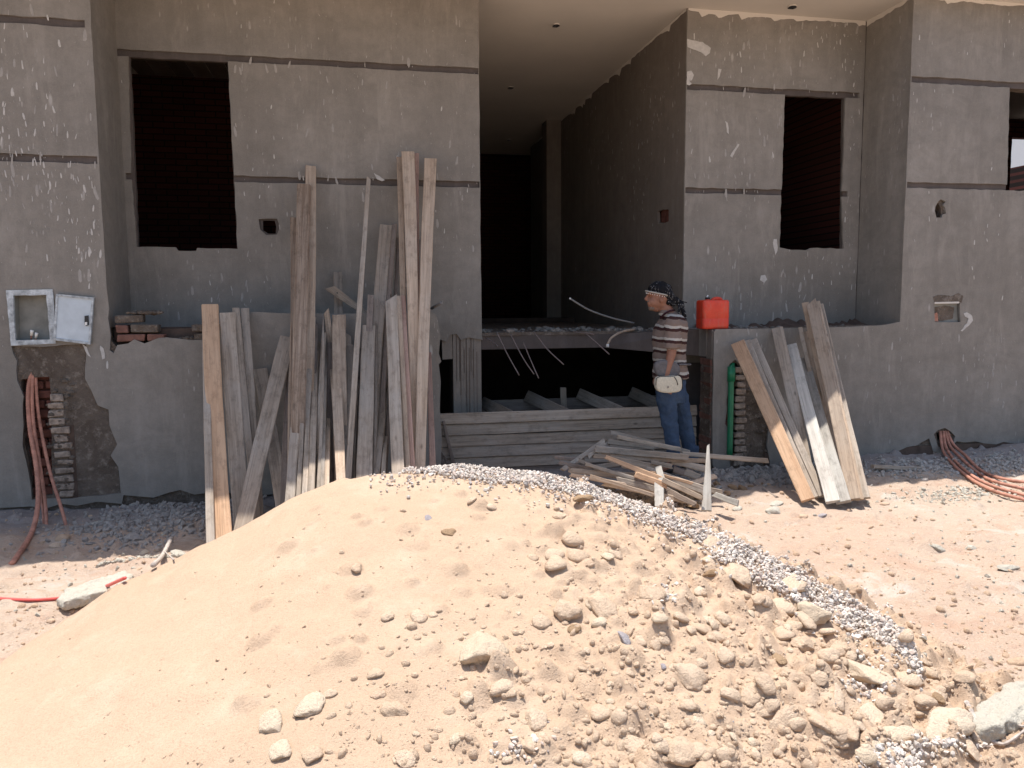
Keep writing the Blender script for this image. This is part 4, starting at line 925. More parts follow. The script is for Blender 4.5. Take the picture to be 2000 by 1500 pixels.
def plank(label, T, B, w1, w0, t, mat, group=None, name='leaning_plank', top='square', bow=.004, roll=0, cat='plank', chip=.004, parent=None):
    """T head point, B foot point (world); widths in metres"""
    pseed[0] += 1
    T, B = Vector(T), Vector(B); z = (T-B); L = z.length; z.normalize()
    f = ((T+B)/2 - EYE); f = f - z*f.dot(z); f.normalize(); f = Matrix.Rotation(roll, 3, z) @ f
    x = f.cross(z).normalized(); R_ = Matrix((x, f, z)).transposed()
    me = plank_mesh(L, w0, w1, t, pseed[0]*7, top, bow, chip=chip); me.materials.append(M[mat])
    o = bpy.data.objects.new(name, me); COL.objects.link(o)
    o.matrix_world = Matrix.Translation(B) @ R_.to_4x4()
    if parent is not None: o.parent = parent; o.matrix_parent_inverse = Matrix.Identity(4); o.matrix_world = Matrix.Translation(B-parent.location) @ R_.to_4x4()
    return tag(o, label, cat, group)
def pw(px, P):                       # metres of a pixel width at a point
    return px/F*(-(RM.transposed() @ (Vector(P)-EYE)).z)
GL = 'planks leaning on the low wall left of the passage'
def lean(label, t, b, w1, w0, mat, layer=0, top='square', th=.028, yb=5.75, bow=.005, group=GL, foot=True, roll=0, yt=None):
    yb = yb - .055*layer
    B = PY(*b, yb)
    if B.z < .10: B = PZ(*b, .10)
    T = PY(*t, (YF-.03 - .045*layer) if yt is None else yt)
    if T.z > 1.76 and yt is None: T = PY(*t, YB-.04-.05*layer)
    W1 = pw(w1, T); W0 = pw(w0, B)
    if foot:                          # carry the board on down to the ground behind the heap
        d_ = (B-T).normalized(); k_ = (B.z-.04)/-d_.z; 
        if k_ > 0: B = B + d_*k_
    return plank(label, T, B, W1, W0, th, mat, group, top=top, bow=bow, roll=roll)
P_ = lean
P_('thin grey board almost hidden behind the orange board, leftmost of all', (401, 603), (412, 1062), 12, 16, 'grey', 0, yb=5.8)
P_('bright orange brown board, the only fresh one at the far left', (410, 598), (436, 1052), 31, 34, 'orange', 1.2, yb=5.8, th=.04)
P_('wide cement grey board right of the orange board, front of its trio', (444, 604), (472, 1000), 30, 32, 'grey', 1.5, 'round', yb=5.8)
P_('narrow grey board in the middle of the trio right of the orange board', (461, 603), (500, 985), 14, 14, 'grey', .7, yb=5.8)
P_('grey board with a split head, right one of the trio by the orange board', (478, 603), (506, 985), 16, 15, 'grey', .1, yb=5.8)
P_('short grey board crossing behind the slanting one', (508, 722), (552, 985), 27, 27, 'grey', .2, yb=5.7)
P_('long grey board slanting left at its foot across the others', (562, 660), (477, 1022), 30, 32, 'grey', 3.2, yb=5.62, th=.03)
P_('dark streaked tall board behind the round headed beam', (574, 427), (570, 960), 14, 18, 'rough', 1.4, th=.03)
P_('thick weathered beam with a rounded broken head', (594, 360), (579, 960), 26, 28, 'rough', 3.0, 'round', th=.07, bow=.002)
P_('tall squared tan board standing behind the rounded beam', (607, 326), (596, 950), 20, 20, 'tan', .0, th=.03)
P_('smooth grey board with a sunlit foot, left end of the tight cluster', (590, 625), (566, 966), 17, 19, 'grey', 3.4, 'slantl', yb=5.66)
P_('thin grey lath squeezed left of the pointed board', (597, 632), (583, 950), 8, 9, 'grey', 2.8, yb=5.62)
P_('grey board with a pointed brown head in the cluster', (607, 616), (590, 948), 20, 20, 'grey', 1.8, 'slantl', yb=5.66)
P_('tapering dark sliver behind the pointed board', (617, 634), (606, 940), 8, 14, 'dark', 1.0, yb=5.7)
P_('narrow grey lath, left one of two with heads at the same height', (605, 685), (594, 944), 9, 11, 'grey', 3.6, 'jag', yb=5.64)
P_('rounded blue grey stick, right one of two with heads at the same height', (617, 686), (609, 940), 12, 12, 'grey', 3.9, 'round', th=.035, yb=5.64)
P_('thin warped lath with a needle head in the cluster', (631, 622), (620, 935), 5, 8, 'grey', 3.0, 'point', bow=.008, yb=5.62)
P_('bent slat with a leaning broken head above the notched board', (637, 607), (655, 735), 11, 16, 'grey', 2.6, 'slantr', yb=6.78, bow=.006, foot=False)
P_('short thin lath between the warped lath and the notched board', (636, 690), (630, 932), 7, 8, 'grey', 3.7, 'jag', yb=5.62)
P_('notched board tapering to a sunlit foot', (654, 703), (664, 925), 22, 13, 'tan', 4.3, 'slantl', yb=5.62)
P_('strip of tan wood with a fully sunlit foot', (643, 760), (638, 930), 8, 9, 'tan', 3.9, yb=5.6)
P_('clean plain board with a square head behind the notched board', (662, 617), (668, 915), 26, 26, 'tan', 1.2, yb=5.8)
P_('mottled narrow board rising behind the plain board', (660, 533), (663, 905), 17, 17, 'grey', .1, yb=5.9)
P_('board with a notched square head right of the plain board', (684, 673), (671, 915), 17, 12, 'grey', 2.2, 'jag', yb=5.8)
P_('slim dark lath right of the notch headed board', (693, 715), (685, 912), 8, 8, 'dark', 1.8, yb=5.85)
P_('long thin pole tapering to a tip, taller than its neighbours', (720, 349), (681, 915), 8, 13, 'grey', 2.6, 'slantl', th=.018, bow=.004)
P_('dark board end seen behind the long thin pole', (724, 577), (712, 905), 12, 12, 'dark', 0, yb=5.9)
P_('dark board filling the gap beside the wide grey board', (700, 680), (694, 912), 10, 12, 'dark', .0, yb=5.9)
P_('tall plain board leaning right behind the wide grey board', (754, 441), (722, 905), 24, 24, 'grey', 1.2, yb=5.85)
P_('wide grey front board with a chipped head near the middle', (721, 632), (712, 920), 25, 32, 'grey', 3.0, 'round', yb=5.75)
P_('thin strip glued to the right edge of the wide grey board', (735, 630), (729, 918), 6, 6, 'grey', 2.4, yb=5.8)
P_('dark narrow lath with a ragged head beside the tall twin boards', (771, 436), (743, 903), 9, 10, 'dark', .7, 'jag', yb=5.9)
P_('second dark narrow lath nearer the tall twin boards', (778, 462), (752, 903), 7, 9, 'dark', .4, 'jag', yb=5.9)
P_('grey slat left behind the stout grey board', (757, 700), (736, 905), 12, 12, 'grey', 1.8, yb=5.82)
P_('short lath at the foot of the stout grey board', (758, 770), (752, 905), 8, 9, 'grey', 2.0, yb=5.8)
P_('tallest board of all with a square head', (797, 298), (812, 903), 25, 17, 'tan', 1.6, yb=5.9)
P_('tall reddish board tucked right behind the tallest one', (813, 301), (820, 903), 11, 16, 'pink', .8, yb=5.92)
P_('tall brown board showing a strip left of the tallest one', (780, 308), (788, 903), 11, 12, 'tan', .5, yb=5.92)
P_('tall tan board with a long crack at its head, rightmost of the tall ones', (841, 311), (822, 903), 24, 19, 'tan', 2.3, yb=5.85)
P_('stout blue grey board in front of the tallest ones', (764, 584), (778, 910), 23, 24, 'grey', 3.6, 'slantr', yb=5.75)
P_('light tan edge strip right of the stout blue grey board', (779, 580), (796, 905), 9, 8, 'tan', 3.4, yb=5.78)
P_('pinkish board beside the light tan edge strip', (787, 579), (804, 905), 10, 18, 'pink', 2.8, yb=5.8)
P_('reddish lath at the right end of the left group', (838, 690), (845, 905), 9, 14, 'pink', .9, yb=5.92)
for lb_, t_, b_, w_, mt_, ly_, yb_ in (
 ('dark slat showing in the gap left of the smooth sunlit footed board', (571, 655), (556, 965), 13, 'dark', .3, 5.75),
 ('thin worn slat between the smooth sunlit board and the pointed board', (596, 655), (577, 955), 9, 'grey', 2.2, 5.66),
 ('low headed lath between the two laths with level heads', (611, 705), (602, 940), 8, 'tan', 3.2, 5.66),
 ('broad shaded slat behind the laths with level heads', (622, 668), (612, 935), 16, 'grey', .8, 5.75),
 ('crooked grey stick between the needle headed lath and the bent slat', (633, 650), (626, 935), 9, 'grey', 2.4, 5.66),
 ('half hidden slat behind the notched board, darker than it', (647, 645), (650, 925), 14, 'dark', .6, 5.8),
 ('narrow shaded board between the plain board and the thin pole', (679, 655), (678, 915), 13, 'grey', .7, 5.85),
 ('slender lath standing close behind the thin pole foot', (699, 705), (691, 912), 9, 'grey', 1.4, 5.85),
 ('pale slat in the gap left of the stout blue grey board', (748, 640), (741, 905), 13, 'grey', .9, 5.88),
 ('brown slat peeping between the tallest board and the cracked one', (824, 470), (826, 903), 9, 'dark', .4, 5.93),
 ('rough edged lath right behind the rounded beam', (584, 440), (571, 955), 13, 'tan', .9, 5.8)):
    P_(lb_, t_, b_, w_, w_*1.1, mt_, ly_, rnd.choice(['square', 'jag', 'slantl', 'round']), yb=yb_, bow=.008)
# crossing offcut with holes
a, b = PY(645, 562, 7.1), PY(729, 623, 7.02)
o = plank('short offcut with two bolt holes lying crosswise over the boards', a, b, pw(17, a), pw(9, b), .022, 'grey', name='crossing_offcut', top='slantl', bow=0)
f_ = o.matrix_world
for s_, wd in ((.28, .006), (.83, .006)):
    mb = MB(); L_ = (a-b).length; mb.tube([(0, -.0125, L_*s_), (0, -.0105, L_*s_)], wd, 10); me = mb.mesh('bolt_hole', [M['black']]); h_ = bpy.data.objects.new('bolt_hole', me); COL.objects.link(h_); h_.parent = o
a, b = PY(861, 592, YF-.04), PY(843, 602, 6.95); mb = MB(); mb.tube([a, b], .013, 8); tag(mb.build('pipe_stub', M['greypipe'], None, True, a), 'small grey pipe stub poking out above the right end of the low wall', 'pipe')
# ---- right group
GR = 'planks leaning on the low wall right of the passage'
def RL(label, t, b, w1, w0, mat, layer=0, **k_): return lean(label, t, b, w1, w0, mat, layer, group=GR, yb=k_.pop('yb', 5.9), foot=False, **k_)
RL('orange tan board slanting outward, leftmost of the right group', (1441, 670), (1578, 977), 27, 26, 'orange', 1.6, th=.03, yb=5.5)
RL('thin grey board edge just behind the leftmost slanting board', (1460, 666), (1592, 972), 12, 13, 'grey', 1.0, yb=5.5)
RL('dark grey board third behind the leftmost slanting board', (1472, 664), (1606, 968), 13, 14, 'grey', .4, yb=5.5)
RL('slim grey board upright between the slanting boards and the light one', (1518, 641), (1586, 960), 22, 20, 'grey', .3, yb=5.95)
RL('whitish grey board with a wide sunlit foot', (1547, 674), (1627, 980), 19, 27, 'pale', 2.4, yb=5.5)
RL('cement coated board right behind the whitish grey one', (1572, 700), (1648, 981), 16, 28, 'pale', 2.3, yb=5.5)
RL('short brown board behind the right bundle', (1576, 648), (1640, 940), 16, 22, 'tan', .6, yb=5.9)
RL('thin brown edge left of the short brown board', (1563, 641), (1630, 935), 8, 10, 'grey', .2, yb=5.9)
RL('mottled brown offcut at the head of the right bundle', (1573, 592), (1650, 935), 14, 16, 'tan', .1, yb=6.0)
RL('light tan board at the front of the right bundle', (1584, 592), (1668, 976), 20, 24, 'tan', 1.9, yb=5.6, th=.03, top='slantr')
RL('highest board of the right bundle', (1597, 590), (1680, 976), 9, 14, 'tan', 1.4, yb=5.6)
RL('rightmost grooved board of the right bundle', (1603, 595), (1693, 973), 10, 13, 'grey', .8, yb=5.6)
RL('short white board end standing in the sun behind the whitish boards', (1597, 890), (1606, 968), 14, 17, 'pale', .0, yb=5.75, yt=6.0)
# ---- scrap pile
GP_ = 'scrap boards in the pile before the passage'
def sc(label, a, b, w1, w2, mat, dy=0, th=.022, top='square', roll=.0, name='scrap_board', fl=0):
    def pt(p): 
        Y = 6.28 - (p[1]-845)/128*.72 + dy; q = PY(*p, Y)
        if q.z < .13: q = PZ(*p, .13)
        return q
    A, B = pt(a), pt(b); return plank(label, A, B, pw(w1, A), pw(w2, B), th, mat, GP_, name=name, top=top, roll=roll, bow=.006, chip=.016)
sc('highest scrap board, its head poking up at the top left of the pile', (1194, 845), (1345, 882), 9, 7, 'grey', .1)
sc('short scrap crossing just under the highest one', (1185, 862), (1278, 876), 10, 7, 'grey', .0, .03)
sc('long flat board on top of the pile, square left end', (1165, 877), (1341, 893), 14, 13, 'grey', -.1, .04)
sc('longest thin board jutting far right past the wall end', (1330, 886), (1499, 900), 9, 10, 'grey', -.02, .03)
sc('sunlit edged board running under the long flat board', (1160, 891), (1380, 900), 8, 9, 'tan', -.04)
sc('diagonal scrap rising to the right at the left end of the pile', (1178, 861), (1098, 918), 8, 9, 'grey', .0)
sc('second diagonal scrap right of the first', (1181, 867), (1148, 893), 7, 8, 'grey', -.05)
sc('leftmost tip of scrap pointing out of the pile', (1086, 893), (1142, 899), 7, 8, 'dark', .05)
sc('brown scrap below the leftmost tip', (1094, 904), (1155, 916), 9, 9, 'dark', -.02, .03)
sc('broken scrap end angled down at the left of the pile', (1130, 899), (1163, 913), 8, 8, 'grey', -.12, top='jag')
sc('pale scrap with a split end facing left', (1156, 914), (1214, 905), 10, 9, 'grey', -.14, .03)
sc('long orange tinged board sloping down through the pile', (1185, 893), (1296, 938), 8, 12, 'orange', -.25)
sc('broad brown board beneath the orange tinged one', (1190, 896), (1292, 914), 14, 12, 'tan', -.08)
sc('yellowish board at the lower left of the pile', (1113, 918), (1242, 931), 9, 16, 'tan', -.12, .03)
sc('thin board along the bottom left of the pile', (1113, 927), (1222, 947), 8, 8, 'tan', -.16)
sc('narrow lath sloping down in front of the pile', (1154, 931), (1277, 967), 8, 8, 'tan', -.28)
sc('dusty grey board below the narrow lath', (1206, 937), (1286, 957), 12, 12, 'grey', -.18, .03)
sc('orange headed board with a sunlit lower end', (1240, 926), (1302, 948), 12, 12, 'orange', -.30, .03)
sc('sunlit pale board running right at the front of the pile', (1296, 938), (1370, 972), 11, 10, 'tan', -.36, .03)
sc('wide grey board lying under the sunlit pale one', (1262, 917), (1378, 958), 14, 17, 'grey', -.12, .03)
sc('small board end poking right from the middle of the pile', (1274, 903), (1312, 911), 8, 10, 'grey', -.14)
sc('short squared offcut at the right side of the pile', (1314, 902), (1378, 916), 10, 14, 'grey', .02, .04)
sc('reddish offcut deep in the right of the pile', (1316, 916), (1338, 924), 14, 12, 'dark', .1, .04)
sc('dark block at the right end of the pile', (1336, 921), (1366, 933), 16, 14, 'grey', .1, .05)
sc('low board in shade at the front right of the pile', (1298, 956), (1360, 986), 14, 10, 'dark', -.12, .03)
sc('white sunlit batten on the ground right of the pile', (1396, 966), (1441, 983), 11, 13, 'pale', -.12, .03)
sc('grey offcut behind the white sunlit batten', (1376, 955), (1410, 962), 10, 12, 'grey', .0, .03)
A, B = PY(1286, 912, 5.62), PY(1297, 946, 5.45); plank('short whitish strip draped upright over the pile', A, B, pw(12, A), pw(13, B), .012, 'pale', name='short_strip', bow=.02)
A, B = PY(1287, 950, 5.15), PY(1288, 990, 5.05); plank('pale stub of board standing at the front of the pile', A, B, pw(18, A), pw(18, B), .035, 'pale', name='board_stub', top='slantl')
A, B = PY(1383, 870, 5.46), PY(1380, 998, 5.2); plank('upright pointed stake with a sunlit white lower half', A, B, pw(5, A), pw(20, B), .028, 'pale', name='pointed_stake', top='slantr')
A, B = PY(1704, 911, 6.2), PY(1796, 916, 6.2); plank('grey batten lying flat at the foot of the right wall', A, B, pw(8, A), pw(8, B), .05, 'grey', name='flat_batten')
A, B = PY(1516, 975, 5.6), PY(1470, 948, 6.2); plank('dusty offcut half buried at the foot of the low wall', A, B, .05, .05, .03, 'dark', name='buried_offcut')
for lb_, a_, b_, w1_, w2_, mt_, dy_ in (
 ('second highest scrap board, lying parallel just below the highest', (1205, 853), (1330, 878), 8, 9, 'tan', .04),
 ('dark scrap filling the shade between the two diagonals', (1140, 888), (1190, 872), 9, 9, 'dark', .06),
 ('warm brown board hidden beneath the long flat board', (1175, 884), (1330, 898), 10, 10, 'tan', .0),
 ('short thick scrap in the middle of the pile', (1214, 908), (1262, 916), 12, 14, 'tan', -.06),
 ('grey lath crossing over the yellowish board', (1142, 906), (1236, 934), 7, 8, 'grey', -.2),
 ('brown scrap low in the centre of the pile', (1196, 922), (1300, 950), 11, 12, 'dark', -.08),
 ('long dusty board at the very bottom of the pile', (1176, 944), (1340, 978), 9, 11, 'tan', -.1),
 ('tan scrap slanting up to the right behind the stake', (1330, 950), (1396, 930), 9, 10, 'tan', .05),
 ('splintered thin lath lying on the wide grey board', (1268, 921), (1352, 944), 5, 6, 'orange', -.22)):
    sc(lb_, a_, b_, w1_, w2_, mt_, dy_, .026, top='jag')
# ================================================================ formwork of the new slab edge
YW = 7.12; FW = tag(empty('formwork', (PY(870, 809, YW).x, YW, 0)), 'timber formwork of horizontal planks across the mouth of the passage', 'formwork')
xl, xr = PY(866, 850, YW).x, XPR-.01; zt = (zat(864, 809, YW)+zat(1368, 791, YW))/2; bh = .1015
xl0 = XPL+.006
tones = ['grey', 'grey', 'grey', 'grey', 'grey', 'dark', 'dark']
for i in range(7):
    z1 = zt - i*(bh+.004) + rnd.uniform(-.001, .001); dy = rnd.uniform(-.004, .006)
    if z1 < -.05: break
    A, B = Vector((xl0+rnd.uniform(0, .02), YW+dy+.014, z1-bh/2)), Vector((xr, YW+dy+.014, z1-bh/2+rnd.uniform(-.002, .002)))
    o = plank(None, A, B, bh, bh, .028, tones[i], name='board', parent=FW, cat=None, bow=0, chip=.002)
p = PY(1217, 811, YW); mb = MB(); mb.tube([(p.x, YW-.0025, p.z), (p.x, YW+.003, p.z)], .016, 12); mb.build('knot_hole', M['black'], FW)
YI = 8.15; z2 = zat(1120, 777, YI)
for i in range(2):
    A, B = Vector((XP0-.1, YI, z2-.06-i*.125)), Vector((XP1+.05, YI, z2-.058-i*.125)); plank(None, A, B, .12, .12, .028, 'dark', name='board', parent=FW, cat=None, bow=0)
for (t_, b_) in (((942, 776), (1003, 806)), ((1029, 764), (1122, 806)), ((1131, 760), (1232, 803)), ((1233, 757), (1282, 778))):
    A, B = PY(*t_, YI-.02), PY(*b_, YW+.05 if b_[0] < 1240 else 7.6); A.z -= .05; B.z -= .055
    plank(None, A, B, .12, .12, .03, 'grey', name='joist', parent=FW, cat=None, bow=0, roll=0)
A, B = PY(1100, 757, 7.9), PY(1101, 800, 7.9); plank(None, A, B, pw(12, A), pw(12, B), .04, 'grey', name='peg', parent=FW, cat=None)
A, B = PY(866, 822, YW-.03), PY(888, 915, YW-.06); plank(None, A, B, pw(5, A), pw(8, B), .02, 'dark', name='brace', parent=FW, cat=None)
# ================================================================ reinforcing bars and conduits
for i, (lb, pts) in enumerate((('rebar hanging from the slab edge, leftmost of the long ones', [(970, 648), (990, 690), (1014, 733)]), ('thin rebar hanging beside a longer crossing one in the middle', [(998, 655), (1022, 700), (1043, 731)]),
        ('steepest hanging rebar with the lowest tip', [(1022, 668), (1035, 700), (1052, 739)]), ('rebar hanging right of the steep one, slanting right', [(1044, 650), (1070, 683), (1101, 712)]),
        ('short rebar with a bright tip, rightmost of the hanging ones', [(1145, 652), (1168, 672), (1190, 692)]), ('short rebar hidden in shade by the left column', [(950, 660), (962, 668), (972, 676)]), ('rebar lying almost flat along the slab edge', [(1120, 648), (1140, 650), (1160, 653)]))):
    P3 = [PY(x, y, YB - .02 - .12*k_) for k_, (x, y) in enumerate(pts)]
    mb = MB(); mb.tube(spline(P3, 5), .0055, 6); tag(mb.build('rebar', M['steel'], None, True, P3[0]), lb, 'rebar', 'reinforcing bars along the slab edge')
P3 = [PY(x, y, Y) for x, y, Y in ((1113, 583, 7.3), (1150, 605, 7.35), (1195, 621, 7.45), (1238, 631, 7.55))]
mb = MB(); mb.tube(spline(P3, 6), .0085, 8); mb.build('tube', M['greypipe'], tag(empty('grey_conduit', P3[0]), 'bent grey conduit sticking out over the passage floor behind the man', 'conduit'), True)
mb = MB(); mb.tube([P3[0]-(P3[1]-P3[0])*.02, P3[0]+(P3[1]-P3[0])*.03], .0095, 8); mb.build('bright_end', M['white'], bpy.data.objects['grey_conduit'], True)
P3 = [PY(x, y, Y) for x, y, Y in ((1240, 643, 7.5), (1215, 648, 7.42), (1195, 659, 7.36), (1187, 672, 7.33))]
mb = MB(); mb.tube(spline(P3, 6), .012, 8); t_ = tag(empty('curved_conduit', P3[0]), 'short curved brown conduit hanging over the slab edge left of the man', 'conduit'); mb.build('tube', M['tan'], t_, True)
mb = MB(); mb.tube([P3[-1], P3[-1]+Vector((-.003, -.003, -.03))], .015, 8); mb.build('white_tip', M['white'], t_, True)
def hose(label, pts, r0=.0125, mat='hose', name='conduit_hose', group='corrugated conduits coming out of the left wall'):
    P3 = [Vector(p) for p in pts]; sp = spline(P3, 26); mb = MB(); mb.tube(sp, r0, 8, bump=.05)
    return tag(mb.build(name, M[mat], None, True, P3[0]), label, 'conduit', group)
def gpt(px, py, up=.012): q = hit([px], [py])[0]; return Vector((q[0], q[1], q[2]+up))
hose('thickest terracotta hose, leftmost, curving out to the left on the soil', [PY(67, 713, YF+.05), PY(56, 760, YF+.02), PY(58, 830, YF-.05), PY(72, 920, YF-.2), PY(74, 985, YF-.45), PY(62, 1040, YF-.75), gpt(32, 1094), gpt(18, 1100, -.02)], .018)
hose('middle terracotta hose dropping straight into the soil', [PY(67, 718, YF+.05), PY(63, 760, YF+.01), PY(66, 830, YF-.05), PY(80, 920, YF-.15), PY(89, 990, YF-.3), PY(91, 1045, YF-.5), PY(91, 1075, YF-.58)], .013)
hose('right terracotta hose with a pale collar bending right', [PY(69, 722, YF+.05), PY(73, 790, YF+.01), PY(82, 850, YF-.04), PY(100, 930, YF-.18), PY(122, 1000, YF-.4), PY(137, 1060, YF-.6), PY(141, 1078, YF-.68)], .013)
hose('dark fourth hose tucked behind the left ones', [PY(66, 722, YF+.06), PY(60, 780, YF+.04), PY(64, 860, YF+.0), PY(76, 940, YF-.12), PY(84, 1000, YF-.3), PY(86, 1040, YF-.42)], .010)
G2 = 'corrugated conduits coming out of the right wall'
def up(px, py, h): q = gpt(px, py); return q + Vector((0, 0, h))
for i, (lb, pts, mt) in enumerate((('upper orange conduit of the right bundle, running highest on the rubble', [(1850, 842), (1862, 868), (1885, 896), (1915, 925), (1955, 941), (2040, 956), (2160, 985), (2300, 1010)], 'hose'),
     ('second conduit of the right bundle, just under the upper one', [(1846, 842), (1856, 872), (1880, 905), (1912, 932), (1950, 950), (2040, 972), (2160, 1003), (2300, 1020)], 'hose'),
     ('third conduit of the right bundle with a kink at the wall', [(1842, 842), (1848, 874), (1868, 910), (1904, 940), (1955, 962), (2040, 984), (2160, 1010), (2300, 1060)], 'hose'),
     ('lowest conduit of the right bundle, nearest the street', [(1836, 842), (1842, 880), (1860, 912), (1890, 938), (1940, 966), (2040, 994), (2160, 1030), (2300, 1085)], 'hose'))):
    P3 = [PY(*pts[0], YF+.03), PY(*pts[1], YF-.05-.01*i)] + [gpt(x, y, .03) for x, y in pts[2:]]
    hose(lb, P3, .0145, mt, group=G2)
hose('bright red hose lying across the ground at the left edge', [gpt(-60, 1168), gpt(0, 1174), gpt(60, 1178), gpt(120, 1172), gpt(160, 1163), gpt(200, 1153), gpt(245, 1142, .03)], .009, 'hose_red', 'red_hose', None)
P3 = [gpt(300, 1116, .03), gpt(318, 1096, .035), gpt(336, 1070, .06)]; mb = MB(); mb.tube(spline(P3, 4), .014, 7); tag(mb.build('dry_stick', M['twig'], None, True, P3[0]), 'thick grey stick poking out of the rubble at the left foot of the heap', 'stick')
P3 = [gpt(316, 1068, .05), gpt(322, 1082, .02), gpt(340, 1102, .02)]; mb = MB(); mb.tube(spline(P3, 4), .004, 5); tag(mb.build('dry_stick', M['twig'], None, True, P3[0]), 'very thin dry stem beside the thick grey stick', 'stick')
for lb, pts, r_ in (('forked grey root dangling below the raised concrete slab', [(1886, 1378), (1896, 1400), (1912, 1430), (1932, 1452)], .009), ('flattened grey bark strip on the end of the gravel band', [(1714, 1252), (1738, 1275), (1754, 1278), (1774, 1308)], .008), ('short white twig in the shade of the raised concrete slab', [(1981, 1418), (1992, 1432), (2012, 1444)], .007), ('pale twig below the forked root at the lower right', [(1935, 1455), (1965, 1460), (2010, 1448)], .008)):
    P3 = [gpt(x, y, .012) for x, y in pts]; mb = MB(); mb.tube(spline(P3, 5), r_, 6, r1=r_*.5, bump=.15); tag(mb.build('dry_twig', M['twig'], None, False, P3[0]), lb, 'twig')
# green pipe
P3 = [PY(1430, 708, YF+.07), PY(1429, 716, YF+.02), PY(1428, 728, YF-.012), PY(1427, 800, YF-.02), PY(1425, 893, YF-.02)]
gp = tag(empty('green_pipe', P3[-1]), 'green plastic water pipe standing in a chase in the low wall', 'pipe')
mb = MB(); mb.tube(spline(P3, 5), .027, 14); mb.build('tube', M['green'], gp, True)
mb = MB(); mb.tube([PY(1428.5, 716, YF-.012), PY(1428, 745, YF-.016)], .036, 14); mb.build('elbow_socket', M['green'], gp, True)
# ================================================================ electrical box
YX = YF-.006; pb = PY(60, 620, YX); EB = tag(empty('electrical_box', pb), 'open pale blue metal electrical box mounted askew in the left wall', 'electrical box')
def bar(name, pts, y0, y1, mat, parent):
    r_ = random.Random(len(name)); P4 = qs(pts, YX); return sheet(name, P4, [], y0, y1, mat, parent, step=.05, jit=.001)
fr_o = [(12, 567), (103, 565), (106, 600), (109, 671), (22, 675), (17, 620)]; fr_i = [(26, 577), (91, 576), (94, 610), (98, 663), (31, 665), (28, 620)]
sheet('frame', qs(fr_o, YX), [qs(fr_i, YX)], YX-.006, YX+.016, M['metal_chip'], EB, step=.04, jit=.0015)
sheet('back_panel', qs([(20, 570), (100, 570), (103, 670), (24, 670)], YX), [], YX+.10, YX+.108, M['box_in'], EB, step=0)
for (a, b) in (((26, 577), (28, 665)), ((92, 576), (99, 663))):
    P0, P1 = PY(*a, YX), PY(*b, YX); mb = MB(); s_ = .003; mb.add([(P0.x-s_, YX+.016, P0.z), (P0.x+s_, YX+.016, P0.z), (P0.x+s_, YX+.1, P0.z), (P0.x-s_, YX+.1, P0.z), (P1.x-s_, YX+.016, P1.z), (P1.x+s_, YX+.016, P1.z), (P1.x+s_, YX+.1, P1.z), (P1.x-s_, YX+.1, P1.z)], [(0, 1, 2, 3), (4, 7, 6, 5), (0, 4, 5, 1), (1, 5, 6, 2), (2, 6, 7, 3), (3, 7, 4, 0)]); mb.build('side_panel', M['box_in'], EB)
for k_, zz in enumerate((577, 665)):
    P0, P1 = PY(27, zz, YX), PY(97, zz, YX); mb = MB(); mb.box(P0.x, P1.x, YX+.016, YX+.1, P0.z-.003, P0.z+.003); mb.build('side_panel', M['box_in'], EB)
for px, py in ((62, 648), (71, 653)):
    P0, P1 = PY(px-1, py+14, YX+.06), PY(px, py, YX+.04); mb = MB(); mb.tube([P0, (P0+P1)/2], .006, 8); w_ = mb.build('wire', M['hose'], EB, True, P0); mb = MB(); mb.tube([(P0+P1)/2, P1, P1+Vector((.004, 0, .012))], .010, 8, r1=.013); mb.build('white_cap', M['white'], w_, True, P0)
dr = [(110, 574), (183.5, 581), (176.5, 673), (104, 664)]
din = [(114, 578.5), (179.5, 585), (173, 668), (109, 660)]
P0 = PY(145, 622, YF-.03); D = tag(empty('door', P0)); D.parent = EB; D.location = P0-pb
def sheet2(name, outer, holes, c0, c1, mat): return sheet(name, outer, holes, c0, c1, mat, D, step=.04, jit=.0008)
YD = YF-.03
sheet2('door_rim', qs(dr, YD), [qs(din, YD)], YD-.008, YD+.02, M['metal_chip']); sheet2('door_leaf', qs([(112, 576.5), (181.5, 583), (174.8, 670.5), (106.5, 662)], YD), [], YD-.0, YD+.006, M['metal'])
sheet2('lock', qs([(166, 617), (173, 616), (174, 634), (170, 637), (166, 634)], YD), [], YD-.012, YD-.001, M['black']); sheet2('latch', qs([(167, 629), (171.5, 629), (171.5, 635), (167, 635)], YD), [], YD-.018, YD-.0125, M['white'])
# recessed junction box on the right wall
pb2 = PY(1850, 610, YF); JB = tag(empty('junction_box', pb2), 'small recessed junction box with a stained torn label in the right wall', 'junction box')
sheet('back_panel', qs([(1822, 588), (1880, 588), (1880, 632), (1822, 632)], YF), [], YF+.035, YF+.04, M['box_in'], JB, step=0)
sheet('stained_label', qs([(1828, 600), (1852, 597), (1868, 600), (1866, 622), (1846, 627), (1829, 626)], YF), [], YF+.031, YF+.0345, M['mortar'], JB, step=.02, jit=.004)
sheet('rim', qs([(1825, 590), (1873, 589), (1873, 592.5), (1825, 593.5)], YF), [], YF-.004, YF+.03, M['ceiling'], JB, step=0)
sheet('rust_patch', qs([(1827, 614), (1834, 610), (1837, 628), (1827, 628)], YF), [], YF+.027, YF+.0305, M['hose'], JB, step=.02, jit=.003)
